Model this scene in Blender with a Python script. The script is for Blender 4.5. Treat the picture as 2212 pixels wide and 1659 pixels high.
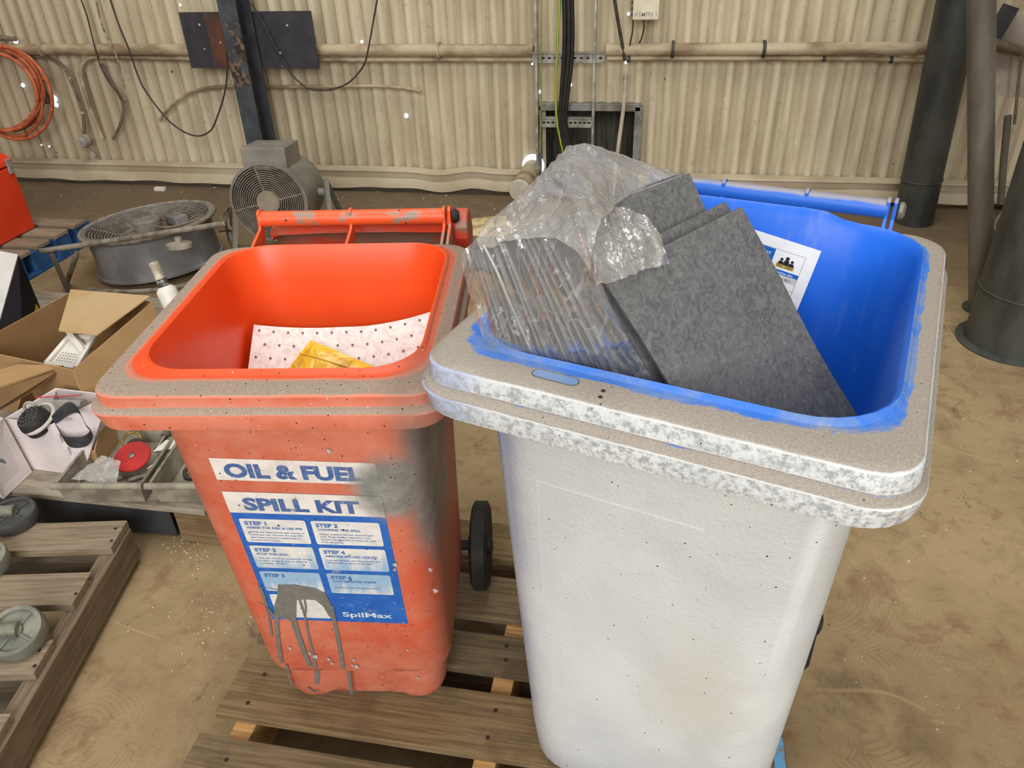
import bpy, bmesh, math, random
from mathutils import Vector, Matrix, noise
random.seed(7)
for o in list(bpy.data.objects): bpy.data.objects.remove(o)
S = bpy.context.scene
COL = S.collection
# ------------------------------------------------------------------ camera
F, PITCH, ROLL, PSI, H = 1690.0, 0.562, -0.037, math.atan(0.2), 1.585
_fw = Vector((0, math.cos(PITCH), -math.sin(PITCH))); _up = Vector((0, math.sin(PITCH), math.cos(PITCH))); _rt = Vector((1, 0, 0))
_c, _s = math.cos(ROLL), math.sin(ROLL)
_rt, _up = _c*_rt + _s*_up, -_s*_rt + _c*_up
RZ = Matrix.Rotation(PSI, 3, 'Z')
_rt, _up, _fw = RZ @ _rt, RZ @ _up, RZ @ _fw
CAM = Vector((0, 0, H))
cd = bpy.data.cameras.new('camera'); cam = bpy.data.objects.new('camera', cd); COL.objects.link(cam)
mw = Matrix.Identity(4)
for i in range(3):
    mw[i][0], mw[i][1], mw[i][2], mw[i][3] = _rt[i], _up[i], -_fw[i], CAM[i]
cam.matrix_world = mw
cd.sensor_fit = 'HORIZONTAL'; cd.sensor_width = 36; cd.lens = 36*F/2212; cd.clip_start = 0.02; cd.clip_end = 100
S.camera = cam
def ray(px, py): return _fw + _rt*((px-1106)/F) - _up*((py-829.5)/F)
def Z(px, py, z):
    d = ray(px, py); return CAM + d*((z-H)/d.z)
def Y(px, py, y):
    d = ray(px, py); return CAM + d*(y/d.y)
# ------------------------------------------------------------------ world, lights, exposure
wd = bpy.data.worlds.new('world'); S.world = wd; wd.use_nodes = True
wd.node_tree.nodes['Background'].inputs[0].default_value = (1.0, 0.95, 0.88, 1)
wd.node_tree.nodes['Background'].inputs[1].default_value = 0.24
def area(name, loc, target, sx, sy, power, col):
    l = bpy.data.lights.new(name, 'AREA'); l.shape = 'RECTANGLE'; l.size = sx; l.size_y = sy; l.energy = power; l.color = col
    o = bpy.data.objects.new(name, l); COL.objects.link(o); o.location = loc
    o.rotation_euler = (Vector(target)-Vector(loc)).to_track_quat('-Z', 'Y').to_euler()
    return o
area('roller_door_daylight', (0.7, -5.0, 3.9), (-0.2, 1.6, 0.7), 5.5, 3.2, 540, (1.0, 0.985, 0.965))
area('roof_skylight', (-1.0, 1.6, 6.5), (-1.0, 1.8, 0), 2.6, 5.0, 230, (1.0, 0.97, 0.93))
S.view_settings.view_transform = 'Standard'; S.view_settings.look = 'None'; S.view_settings.gamma = 1
S.view_settings.use_curve_mapping = False; S.view_settings.exposure = 0.0
# ------------------------------------------------------------------ helpers: meshes
class MB:
    def __init__(s): s.v = []; s.f = []; s.m = []; s.a = []
    def add(s, vs, fs, mi=0, a=None):
        b = len(s.v); s.v += [tuple(x) for x in vs]; s.f += [tuple(b+i for i in q) for q in fs]; s.m += [mi]*len(fs)
        s.a += (a if isinstance(a, list) else [a or 0.0]*len(vs)); return s
    def box(s, c, d, R=None, mi=0):
        c = Vector(c); vs = []
        for z in (-1, 1):
            for x, y in ((-1, -1), (1, -1), (1, 1), (-1, 1)):
                p = Vector((x*d[0]/2, y*d[1]/2, z*d[2]/2)); vs.append(c + (R @ p if R else p))
        return s.add(vs, [(3,2,1,0), (4,5,6,7), (0,1,5,4), (1,2,6,5), (2,3,7,6), (3,0,4,7)], mi)
    def hexa(s, lo, hi, mi=0):
        return s.add(list(lo)+list(hi), [(3,2,1,0), (4,5,6,7), (0,1,5,4), (1,2,6,5), (2,3,7,6), (3,0,4,7)], mi)
    def loft(s, rings, cap0=True, cap1=True, closed=True, mi=0, att=None, loop=False):
        n = len(rings[0]); vs = [p for r in rings for p in r]; fs = []; k = len(rings)
        for i in range(k if loop else k-1):
            j2 = (i+1) % k
            for j in range(n if closed else n-1):
                q = (j+1) % n; fs.append((i*n+j, i*n+q, j2*n+q, j2*n+j))
        if cap0 and not loop: fs.append(tuple(reversed(range(n))))
        if cap1 and not loop: fs.append(tuple((k-1)*n+j for j in range(n)))
        a = None
        if att: a = [att[i] for i in range(k) for _ in range(n)]
        return s.add(vs, fs, mi, a)
    def tube(s, path, r, n=8, closed=False, mi=0, caps=True):
        P = [Vector(p) for p in path]; R = r if isinstance(r, (list, tuple)) else [r]*len(P)
        rings = []; up = None; k = len(P)
        for i in range(k):
            if closed: t = P[(i+1) % k]-P[i-1]
            else: t = P[min(i+1, k-1)]-P[max(i-1, 0)]
            t.normalize()
            if up is None:
                up = Vector((0, 0, 1)) if abs(t.z) < .9 else Vector((1, 0, 0))
            u = (up - t*up.dot(t))
            if u.length < 1e-5: u = t.orthogonal()
            u.normalize(); w = t.cross(u); up = u
            rings.append([P[i] + (u*math.cos(2*math.pi*j/n) + w*math.sin(2*math.pi*j/n))*R[i] for j in range(n)])
        return s.loft(rings, caps, caps, mi=mi, loop=closed)
    def disc(s, c, nrm, r, n=24, mi=0):
        nrm = Vector(nrm).normalized(); u = nrm.orthogonal().normalized(); w = nrm.cross(u)
        return s.add([Vector(c)+(u*math.cos(2*math.pi*i/n)+w*math.sin(2*math.pi*i/n))*r for i in range(n)], [tuple(range(n))], mi)
    def lathe(s, prof, c=(0,0,0), axis=(0,0,1), n=32, mi=0, cap0=True, cap1=True):
        ax = Vector(axis).normalized(); u = ax.orthogonal().normalized(); w = ax.cross(u); c = Vector(c)
        rings = [[c + ax*h + (u*math.cos(2*math.pi*j/n)+w*math.sin(2*math.pi*j/n))*r for j in range(n)] for r, h in prof]
        return s.loft(rings, cap0, cap1, mi=mi)
    def torus(s, c, nrm, R, r, n=40, m=6, mi=0):
        nrm = Vector(nrm).normalized(); u = nrm.orthogonal().normalized(); w = nrm.cross(u); c = Vector(c)
        return s.tube([c+(u*math.cos(2*math.pi*i/n)+w*math.sin(2*math.pi*i/n))*R for i in range(n)], r, m, True, mi)
    def poly(s, pts, nrm, th, mi=0):
        n = len(pts); nv = Vector(nrm)*th; vs = [Vector(p) for p in pts]; vs += [p+nv for p in vs]
        fs = [tuple(reversed(range(n))), tuple(range(n, 2*n))] + [(i, (i+1) % n, n+(i+1) % n, n+i) for i in range(n)]
        return s.add(vs, fs, mi)
    def build(s, name, mats, parent=None, smooth=None, bevel=0, subdiv=0, recalc=False, loc=None, mat4=None):
        me = bpy.data.meshes.new(name); me.from_pydata(s.v, [], s.f); me.update()
        if not isinstance(mats, (list, tuple)): mats = [mats]
        for m in mats: me.materials.append(m)
        if any(s.m): me.polygons.foreach_set('material_index', s.m)
        if any(s.a):
            at = me.attributes.new('dust', 'FLOAT', 'POINT'); at.data.foreach_set('value', s.a)
        if recalc:
            bm = bmesh.new(); bm.from_mesh(me); bmesh.ops.recalc_face_normals(bm, faces=bm.faces); bm.to_mesh(me); bm.free()
        if smooth is not None:
            me.polygons.foreach_set('use_smooth', [True]*len(me.polygons)); me.set_sharp_from_angle(angle=math.radians(smooth))
        o = bpy.data.objects.new(name, me); COL.objects.link(o)
        if parent: o.parent = parent
        if loc is not None: o.location = loc
        if bevel:
            b = o.modifiers.new('bevel', 'BEVEL'); b.width = bevel; b.segments = 2; b.limit_method = 'ANGLE'; b.angle_limit = .6
        if subdiv:
            b = o.modifiers.new('sub', 'SUBSURF'); b.levels = subdiv; b.render_levels = subdiv
        return o
def tag(o, label, cat, group=None):
    o['label'] = label; o['category'] = cat
    if group: o['group'] = group
    return o
def struct(o, label=None):
    o['kind'] = 'structure'
    if label: o['label'] = label
    return o
def root(name, loc=(0,0,0), rz=0, label=None, cat=None, group=None):
    o = bpy.data.objects.new(name, None); COL.objects.link(o); o.location = loc; o.rotation_euler = (0, 0, rz); o.empty_display_size = .05
    if label: tag(o, label, cat, group)
    return o
def copy_tree(o, parent=None):
    c = o.copy(); COL.objects.link(c); c.parent = parent
    for ch in o.children: copy_tree(ch, c)
    return c
def smooth_path(P, k=6):
    P = [Vector(p) for p in P]; out = []
    for i in range(len(P)-1):
        p0, p1, p2, p3 = P[max(i-1, 0)], P[i], P[i+1], P[min(i+2, len(P)-1)]
        for j in range(k):
            t = j/k
            out.append(.5*((2*p1)+(p2-p0)*t+(2*p0-5*p1+4*p2-p3)*t*t+(3*p1-p0-3*p2+p3)*t**3))
    return out+[P[-1]]
def rr(xl, xr, yf, yb, r, n=7, e=10):
    """rounded rectangle, counter-clockwise from front-left; e points along each straight"""
    pts = []
    cs = [((xl+r, yf+r), 180), ((xr-r, yf+r), 270), ((xr-r, yb-r), 0), ((xl+r, yb-r), 90)]
    for i, ((cx, cy), a0) in enumerate(cs):
        arc = [(cx+r*math.cos(math.radians(a0+90*j/n)), cy+r*math.sin(math.radians(a0+90*j/n))) for j in range(n+1)]
        pts += arc
        (dx, dy), b0 = cs[(i+1) % 4]
        q = (dx+r*math.cos(math.radians(b0)), dy+r*math.sin(math.radians(b0)))
        p = arc[-1]
        pts += [(p[0]+(q[0]-p[0])*j/(e+1), p[1]+(q[1]-p[1])*j/(e+1)) for j in range(1, e+1)]
    return pts
_txt = {}
def text_mesh(body, size, bold=0.0, align='LEFT'):
    """outline of a line of writing as flat vertices and faces in the XY plane"""
    cu = bpy.data.curves.new('writing', 'FONT'); cu.body = body; cu.size = size; cu.offset = bold*size; cu.align_x = align; cu.resolution_u = 3
    o = bpy.data.objects.new('writing', cu); COL.objects.link(o)
    dg = bpy.context.evaluated_depsgraph_get(); me = bpy.data.meshes.new_from_object(o.evaluated_get(dg))
    vs = [v.co.copy() for v in me.vertices]; fs = [tuple(p.vertices) for p in me.polygons]
    bpy.data.objects.remove(o); bpy.data.curves.remove(cu); bpy.data.meshes.remove(me)
    return vs, fs
# ------------------------------------------------------------------ helpers: materials
class NT:
    def __init__(s, name):
        s.mat = bpy.data.materials.new(name); s.mat.use_nodes = True; s.t = s.mat.node_tree; s.b = s.t.nodes['Principled BSDF']
        s.out = s.t.nodes['Material Output']; s.co = s.n('ShaderNodeTexCoord').outputs['Object']
    def n(s, ty, ins=None, **at):
        nd = s.t.nodes.new(ty)
        for k, v in at.items(): setattr(nd, k, v)
        for k, v in (ins or {}).items(): s.set(nd.inputs[k], v)
        return nd
    def set(s, sock, v):
        if isinstance(v, bpy.types.NodeSocket): s.t.links.new(v, sock)
        else:
            if sock.type == 'RGBA' and len(v) == 3: v = (*v, 1)
            sock.default_value = v
    def noise(s, scale, detail=4, rough=.55, co=None, dist=0):
        return s.n('ShaderNodeTexNoise', {'Vector': co or s.co, 'Scale': scale, 'Detail': detail, 'Roughness': rough, 'Distortion': dist}).outputs[0]
    def vor(s, scale, co=None, out='Distance', feature='F1'):
        return s.n('ShaderNodeTexVoronoi', {'Vector': co or s.co, 'Scale': scale}, feature=feature).outputs[out]
    def m(s, op, a, b=0.0, c=0.0, clamp=False):
        nd = s.n('ShaderNodeMath', operation=op, use_clamp=clamp); s.set(nd.inputs[0], a); s.set(nd.inputs[1], b); s.set(nd.inputs[2], c); return nd.outputs[0]
    def ss(s, x, a, b, lo=0.0, hi=1.0):
        return s.n('ShaderNodeMapRange', {'Value': x, 'From Min': a, 'From Max': b, 'To Min': lo, 'To Max': hi}, interpolation_type='SMOOTHSTEP').outputs[0]
    def mix(s, f, a, b, mode='MIX'):
        nd = s.n('ShaderNodeMix', data_type='RGBA', blend_type=mode); s.set(nd.inputs[0], f); s.set(nd.inputs[6], a); s.set(nd.inputs[7], b); return nd.outputs[2]
    def xyz(s, co=None):
        return s.n('ShaderNodeSeparateXYZ', {0: co or s.co}).outputs
    def mapv(s, sc, co=None, rot=(0,0,0)):
        return s.n('ShaderNodeMapping', {'Vector': co or s.co, 'Scale': sc, 'Rotation': rot}).outputs[0]
    def attr(s, name='dust'): return s.n('ShaderNodeAttribute', attribute_name=name).outputs['Fac']
    def bump(s, h, st=.2, d=.01):
        s.t.links.new(s.n('ShaderNodeBump', {'Height': h, 'Strength': st, 'Distance': d}).outputs[0], s.b.inputs['Normal'])
    def specks(s, scale, size, keep):
        """sparse round specks"""
        v = s.n('ShaderNodeTexVoronoi', {'Vector': s.co, 'Scale': scale}); r = s.n('ShaderNodeSeparateColor', {0: v.outputs['Color']}).outputs[0]
        lim = s.m('MULTIPLY', s.m('SUBTRACT', r, 1-keep), size/keep)
        return s.m('LESS_THAN', v.outputs['Distance'], lim)
    def done(s, col=None, rough=.6, metal=0, spec=.5):
        if col is not None: s.set(s.b.inputs['Base Color'], col)
        s.set(s.b.inputs['Roughness'], rough); s.set(s.b.inputs['Metallic'], metal); s.set(s.b.inputs['Specular IOR Level'], spec)
        return s.mat
def C(r, g, b):
    f = lambda x: (x/255/12.92) if x/255 <= .04045 else ((x/255+.055)/1.055)**2.4
    return (f(r), f(g), f(b))
def simple(name, c1, c2=None, scale=20, rough=.6, metal=0, bump=0, spec=.4, detail=5, lo=.35, hi=.65, stretch=None):
    t = NT(name); co = t.mapv(stretch) if stretch else t.co
    nz = t.noise(scale, detail, co=co)
    col = t.mix(t.ss(nz, lo, hi), c1, c2 if c2 else tuple(x*.82 for x in c1))
    if bump: t.bump(t.noise(scale*4, 3, co=co), bump, .005)
    return t.done(col, rough, metal, spec)
def gloss(name, col, rough=.35, metal=0): return simple(name, col, tuple(x*.9 for x in col), 30, rough, metal)
# ------------------------------------------------------------------ structure: floor
t = NT('stained_concrete')
big = t.noise(1.3, 6, .6); mid = t.noise(5.0, 7, .65, dist=.6); fine = t.noise(60, 6, .7)
col = t.mix(t.ss(big, .38, .62), C(142, 121, 87), C(168, 147, 110))
col = t.mix(t.m('MULTIPLY', t.ss(mid, .52, .70), .60), col, C(116, 84, 52))
col = t.mix(t.m('MULTIPLY', t.ss(t.noise(2.6, 5, .6, dist=.4), .55, .70), .55), col, C(84, 66, 48))
rust = t.noise(3.1, 6, .7, co=t.mapv((1, 1.6, 1)))
col = t.mix(t.m('MULTIPLY', t.ss(rust, .57, .68), .50), col, C(124, 84, 50))
# trowel swirls: arcs about scattered centres
vor = t.n('ShaderNodeTexVoronoi', {'Vector': t.co, 'Scale': 2.6, 'Randomness': 1.0})
arcs = t.m('SINE', t.m('ADD', t.m('MULTIPLY', vor.outputs['Distance'], 260), t.m('MULTIPLY', mid, 22)))
arcm = t.m('MULTIPLY', t.ss(t.noise(2.2, 2), .50, .62), t.ss(t.noise(7, 3, .6), .42, .58))
arcf = t.m('MULTIPLY', t.ss(arcs, .1, 1), arcm)
col = t.mix(t.m('MULTIPLY', arcf, .10), col, C(84, 60, 38))
ridge = t.m('ABSOLUTE', t.m('SUBTRACT', t.noise(.9, 1.5, .4, dist=.3), .5))
scr = t.m('MULTIPLY', t.ss(ridge, .0028, .0008), t.ss(t.noise(1.7, 2), .48, .56))
mot = t.noise(17, 6, .75, dist=.4); col = t.mix(t.m('MULTIPLY', t.ss(mot, .50, .70), .45), col, C(112, 86, 58)); col = t.mix(t.m('MULTIPLY', t.ss(mot, .46, .30), .30), col, C(178, 154, 116))
col = t.mix(t.m('MULTIPLY', t.ss(t.noise(6.5, 5, .7, dist=.8), .62, .70), .6), col, C(78, 64, 52))
col = t.mix(t.m('MULTIPLY', scr, .5), col, C(180, 154, 116))
col = t.mix(t.m('MULTIPLY', t.ss(fine, .55, .75), .35), col, C(166, 140, 104))
col = t.mix(t.m('MULTIPLY', t.specks(22, .16, .10), .6), col, C(60, 46, 34))
col = t.mix(t.m('MULTIPLY', t.specks(22, .16, .05), .8), col, C(222, 212, 194))
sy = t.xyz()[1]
far = t.m('MULTIPLY', t.ss(t.m('ADD', sy, t.m('MULTIPLY', mid, .6)), 3.5, 4.5), .75)  # shade toward the back wall, painted into the floor colour
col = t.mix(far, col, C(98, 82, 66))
grn = t.noise(260, 4, .7); col = t.mix(t.m('MULTIPLY', t.ss(grn, .52, .72), .35), col, C(104, 86, 60)); col = t.mix(t.m('MULTIPLY', t.ss(grn, .46, .30), .25), col, C(188, 168, 130))
t.bump(t.m('ADD', t.m('MULTIPLY', arcf, .5), t.m('ADD', fine, t.m('MULTIPLY', grn, .5))), .40, .004)
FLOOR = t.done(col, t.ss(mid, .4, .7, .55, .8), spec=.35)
b = MB(); b.add([(-9, -7, 0), (7, -7, 0), (7, 5.2, 0), (-9, 5.2, 0)], [(0, 1, 2, 3)])
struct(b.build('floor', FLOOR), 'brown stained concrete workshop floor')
# ------------------------------------------------------------------ structure: back wall of corrugated sheets
t = NT('cream_corrugated_steel')
drip = t.noise(3.0, 5, .6, co=t.mapv((7, 1, .55))); spot = t.noise(26, 6, .7)
col = t.mix(t.ss(drip, .36, .66), C(214, 202, 173), C(190, 176, 147))
col = t.mix(t.m('MULTIPLY', t.ss(spot, .56, .74), .55), col, C(144, 127, 104))
px = t.xyz()
col = t.mix(t.m('MULTIPLY', t.ss(t.noise(.8, 3, .5), .48, .68), .35), col, C(160, 143, 116))
col = t.mix(t.m('MULTIPLY', t.ss(px[0], -2.6, -4.2), .35), col, C(150, 128, 100))
col = t.mix(t.m('MULTIPLY', t.specks(24, .16, .06), .8), col, C(232, 226, 210))
col = t.mix(t.m('MULTIPLY', t.specks(17, .15, .05), .8), col, C(84, 66, 48))
# darker tone in the hollows between the ribs
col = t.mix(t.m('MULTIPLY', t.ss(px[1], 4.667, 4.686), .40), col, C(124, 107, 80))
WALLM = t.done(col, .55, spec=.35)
WY = 4.672; PITCHW = .082; AMP = .0105
xo0, xo1 = -0.705, -0.145           # opening
breaks = [-7.2 + .77*i for i in range(9)]
breaks = [x for x in breaks if x < xo0-.2] + [xo0, xo1] + [xo1+.78*i for i in range(1, 9)]
wall = struct(root('wall_back', (0, 0, 0)), 'cream corrugated steel back wall of the shed')
for i in range(len(breaks)-1):
    x0, x1 = breaks[i], breaks[i+1]; z0 = .53 if abs(x0-xo0) < 1e-6 else 0.02
    nx = int((x1-x0+.03)/PITCHW*12); b = MB(); zz = [z0, z0+(3.4-z0)*.5, 3.4]
    rows = []
    for z in zz:
        row = []
        for k in range(nx+1):
            x = x0 + (x1-x0+.03)*k/nx; ph = math.sin(2*math.pi*x/PITCHW)
            ph = max(-1, min(1, ph*1.6))
            row.append((x, WY - AMP*ph - (.004 if i % 2 else 0) - .0015*math.sin(x*9+z*3), z))
        rows.append(row)
    b.loft(rows, False, False, closed=False)
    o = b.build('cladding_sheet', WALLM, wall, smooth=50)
# recess behind the opening
DARKGRN = simple('dark_inner_cladding', C(92, 90, 80), C(60, 58, 50), 6, .8, stretch=(8, 1, .6))  # dark grey-green tone with upright streaks for the recess
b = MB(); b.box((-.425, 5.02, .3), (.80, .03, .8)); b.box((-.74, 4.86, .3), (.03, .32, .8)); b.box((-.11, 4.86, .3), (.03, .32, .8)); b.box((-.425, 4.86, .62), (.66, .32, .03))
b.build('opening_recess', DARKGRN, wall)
GALV = simple('dull_galvanised_steel', C(150, 148, 142), C(112, 108, 100), 14, .5, .35)
fr = struct(root('trim_1', (0, 0, 0)), 'grey steel frame around the dark wall opening')
for c, d in (((-.425, 4.655, .525), (.60, .06, .042)), ((-.135, 4.655, .27), (.045, .06, .52)), ((-.71, 4.655, .27), (.03, .06, .52))):
    b = MB(); b.box(c, d); b.build('frame_bar', GALV, fr, bevel=.003)
# daylight showing through holes in the sheeting
em = NT('daylight_through_hole'); em.b.inputs['Emission Color'].default_value = (.72, .86, 1, 1); em.b.inputs['Emission Strength'].default_value = 1.1; DAYL = em.done((.8, .9, 1), .5)
for (hx, hy, r) in ((390, 11, 2.5), (782, 90, 3.5), (878, 250, 5), (1150, 138, 2.5), (1167, 198, 4), (1233, 183, 3.2), (1358, 30, 3), (1352, 135, 3), (50, 184, 5), (118, 213, 8), (122, 226, 6), (107, 316, 2.5), (90, 313, 2), (34, 89, 6), (464, 408, 4)):
    p = Y(hx, hy, 4.655 if hy < 400 else 4.60); b = MB(); b.lathe([(r*.0027, .0), (r*.0027, -.004)], p, (0, 1, 0), 12); b.build('daylight_hole', DAYL, wall)
# base flashing with a lip, dented near the middle
FLASH = simple('cream_flashing', C(200, 187, 160), C(176, 160, 132), 3, .5, stretch=(1, 1, 1))
prof = [(4.655, .150), (4.603, .142), (4.600, .132), (4.632, .126), (4.630, .092), (4.606, .086), (4.603, .080), (4.596, .030), (4.61, .026)]
def flashing(name, x0, x1, dent):
    b = MB(); rows = []
    n = int((x1-x0)/.03)
    for k in range(n+1):
        x = x0+(x1-x0)*k/n; dz = -.012*math.exp(-((x+1.35)/.12)**2)*dent + .015*math.exp(-((x+1.12)/.10)**2)*dent; w = .004*math.sin(x*7)+.003*math.sin(x*17+1)
        rows.append([(x, y-abs(dz)*.6+w*.5, z+(dz if j < 3 else dz*1.2)+w*(j > 4)) for j, (y, z) in enumerate(prof)])
    b.loft(rows, False, False, closed=False); return b.build(name, FLASH, None, smooth=35)
struct(flashing('baseboard_back', -7, xo0-.09, 1), 'dented cream base flashing along the left of the back wall')
struct(flashing('trim_2', xo1+.03, 4.5, 0), 'cream base flashing along the right of the back wall')
# brick footing showing on the right
BR = [simple('brown_brick_%d' % k, c, tuple(x*.7 for x in c), 40, .85, bump=.2) for k, c in enumerate((C(150, 108, 66), C(128, 92, 58), C(164, 126, 82)))]
ft = struct(root('trim_3', (0, 0, 0)), 'low brown brick footing below the right wall sheeting')
MORT = simple('sandy_mortar', C(120, 100, 74), None, 60, .9, bump=.3)
b = MB(); b.box((.9, 4.70, .035), (2.2, .10, .07)); b.build('mortar_bed', MORT, ft)
for k in range(9):
    for j in range(2):
        b = MB(); b.box((0, 0, 0), (.222, .10, .030)); b.build('brick', BR[(k*2+j) % 3], ft, bevel=.003, loc=(-.05+.236*k+j*.11, 4.692, .017+j*.036))
# ------------------------------------------------------------------ wheelie bins
def bin_attrs(rings, n=7, e=10, notch=None, backlift=None):
    R = []; A = []
    for (z, hx, yf, yb, r, d) in rings:
        row = []
        for (x, y) in rr(-hx, hx, yf, yb, r, n, e):
            zz = z
            if notch and z < notch[1] and abs(x) < notch[0] and y < yf+.02: y += notch[2]
            if backlift and z > backlift[3] and y > yb-.02:
                s_ = max(0, min(1, (x-backlift[0])/.05))*max(0, min(1, (backlift[1]-x)/.06)); s_ = s_*s_*(3-2*s_); zz += backlift[2]*s_
            row.append(Vector((x, y, zz)))
        R.append(row); A.append(d)
    return R, A
OY = -.056+PSI; OC = RZ @ Vector((-.327, 1.15, 0)); DECK = .1515
GY = -.487+PSI; GC = RZ @ Vector((.289, 1.0, 0))
# --- orange bin materials
def overspray(t):
    """soft patch of grey paint sprayed across the label and the corner beside it"""
    p = t.xyz(); nz = t.noise(26, 5, .7); nb = t.noise(9, 3)
    def blob(cx, cz, sx, sz, co=p):
        a = t.m('DIVIDE', t.m('SUBTRACT', co[0], cx), sx); c = t.m('DIVIDE', t.m('SUBTRACT', co[2], cz), sz)
        return t.m('SQRT', t.m('ADD', t.m('MULTIPLY', a, a), t.m('MULTIPLY', c, c)))
    d = t.m('MINIMUM', blob(.150, .650, .080, .085), blob(.21, .63, .055, .22))
    d = t.m('ADD', d, t.m('MULTIPLY', t.m('SUBTRACT', nb, .5), .45))
    d = t.m('ADD', d, t.m('MULTIPLY', t.m('SUBTRACT', nz, .5), .22))
    front = t.ss(p[1], .12, -.02)
    f = t.m('MULTIPLY', t.ss(d, 1.15, .55), front)
    c = t.mix(t.ss(nz, .4, .62), C(124, 124, 120), C(142, 142, 138))
    return f, c
t = NT('faded_orange_plastic')
du = t.attr(); n1 = t.noise(30, 6, .65); n2 = t.noise(7, 5, .6, dist=.5); n3 = t.noise(420, 3)
base = t.mix(t.ss(n2, .3, .7), C(192, 72, 40), C(206, 82, 48))
dmask = t.m('ADD', t.m('ADD', du, t.m('MULTIPLY', t.m('SUBTRACT', n2, .5), .9)), t.m('MULTIPLY', t.m('SUBTRACT', n1, .5), .6))
veil = t.ss(dmask, -.1, .7, .10, .50)
base = t.mix(veil, base, C(204, 162, 138))
hard = t.ss(dmask, .62, .80, 0, .93)
base = t.mix(hard, base, t.mix(t.ss(n3, .35, .65), C(138, 127, 113), C(160, 147, 132)))
cln = t.ss(t.m('ADD', du, t.m('MULTIPLY', t.m('SUBTRACT', n2, .5), .25)), .26, .10); base = t.mix(cln, base, C(226, 80, 34))
f, c = overspray(t); base = t.mix(f, base, c)
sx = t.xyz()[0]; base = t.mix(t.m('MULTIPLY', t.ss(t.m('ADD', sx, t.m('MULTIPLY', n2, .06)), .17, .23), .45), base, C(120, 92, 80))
base = t.mix(t.specks(150, .24, .30), base, C(62, 40, 34))
base = t.mix(t.m('MULTIPLY', t.specks(130, .20, .10), .8), base, C(208, 176, 162))
t.bump(t.noise(220, 2), .12, .002)
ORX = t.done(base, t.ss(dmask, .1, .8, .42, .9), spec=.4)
t = NT('clean_orange_plastic'); n2 = t.noise(6, 4)
ORI = t.done(t.mix(t.ss(n2, .3, .7), C(228, 74, 24), C(236, 82, 30)), .38, spec=.45)
t = NT('dusty_orange_handle'); n2 = t.noise(16, 5, .7, co=t.mapv((1, 1, 1.4)))
cc = t.mix(t.ss(n2, .53, .58), C(236, 90, 42), C(150, 128, 112)); cc = t.mix(t.specks(80, .22, .25), cc, C(50, 36, 30))
ORH = t.done(cc, .45)
t = NT('dusty_red_orange_lid'); n2 = t.noise(9, 5, .65, co=t.mapv((.5, 1, 1.5)))
ORL = t.done(t.mix(t.ss(n2, .40, .60), C(214, 70, 44), C(140, 110, 94)), .5)
BLACKP = simple('black_rubber', C(30, 29, 28), C(44, 42, 40), 30, .7)
ob = root('wheelie_bin', (OC.x, OC.y, DECK), OY, 'orange wheelie bin with OIL & FUEL SPILL KIT label and open top', 'wheelie bin')
out = [(.0, .148, -.083, .21, .035, .3), (.006, .160, -.095, .22, .045, .3), (.03, .168, -.104, .225, .05, .3), (.117, .175, -.114, .23, .055, .3),
       (.124, .186, -.125, .235, .06, .35), (.142, .188, -.131, .236, .062, .3), (.30, .1905, -.151, .238, .064, .22), (.55, .195, -.183, .242, .067, .24), (.806, .200, -.216, .246, .07, .4),
       (.812, .203, -.219, .248, .07, .4), (.812, .240, -.255, .255, .05, .35), (.816, .249, -.265, .262, .05, .30), (.842, .2535, -.2705, .268, .045, .34), (.846, .2515, -.2685, .267, .045, 1.1),
       (.849, .2455, -.262, .263, .044, 1.2), (.852, .2445, -.261, .262, .044, .4), (.866, .2445, -.261, .262, .044, .26), (.8695, .242, -.258, .262, .044, .8), (.8705, .236, -.250, .262, .046, 1.0), (.8705, .226, -.228, .262, .055, 1.0),
       (.8705, .219, -.2165, .262, .07, .14), (.8705, .2125, -.207, .262, .072, .06), (.8745, .2095, -.202, .262, .075, .1), (.8755, .207, -.1995, .260, .075, 0)]
inn = [(.8755, .207, -.1995, .260, .075, 0), (.874, .204, -.197, .257, .075, 0), (.860, .201, -.1945, .252, .076, 0), (.81, .192, -.188, .240, .078, 0), (.5, .182, -.150, .232, .07, 0), (.14, .165, -.098, .222, .06, 0), (.06, .145, -.078, .20, .05, 0)]
R, A = bin_attrs(out, notch=(.075, .118, .010), backlift=(-.19, .17, .0, .87)); b = MB(); b.loft(R, True, False, att=A)
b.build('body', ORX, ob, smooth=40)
R, A = bin_attrs(inn, backlift=(-.19, .17, .0, .87)); b = MB(); b.loft(R, False, True, mi=0)
b.build('inner_lining', ORI, ob, smooth=40)
def bar_handle(bo, xs, y, z, r, y0, zb, mat, bolt=None):
    h = MB(); h.tube([(xs[0], y, z), (xs[-1], y, z)], r, 20); ho = h.build('handle', mat, bo, smooth=40)
    for i, x in enumerate(xs):
        for dx in ((0, .011) if i == len(xs)-1 else (0,)):
            w = MB(); pts = [(y+(r+.004)*math.cos(a), z+(r+.004)*math.sin(a)) for a in [math.radians(q) for q in range(-60, 150, 21)]]
            pts += [(y-r*.9, z-.012), (y-r*1.3, zb+.012), (y0, zb-.004), (y0, zb-.03), (y-.004, zb-.02), (y+r*.2, z-r-.004)]
            w.poly([(x-.003+dx, p, q) for p, q in pts], (1, 0, 0), .006)
            w.build('handle_web', mat, bo, bevel=.001)
    return ho
bar_handle(ob, (-.181, .002, .187), .345, .87+.026, .0155, .255, .868, ORH)
b = MB(); b.lathe([(.014, 0), (.014, .006), (.009, .012)], (.204, .345, .896), (1, 0, 0), 16); b.build('hinge_bolt', BLACKP, ob, smooth=40)
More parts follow.
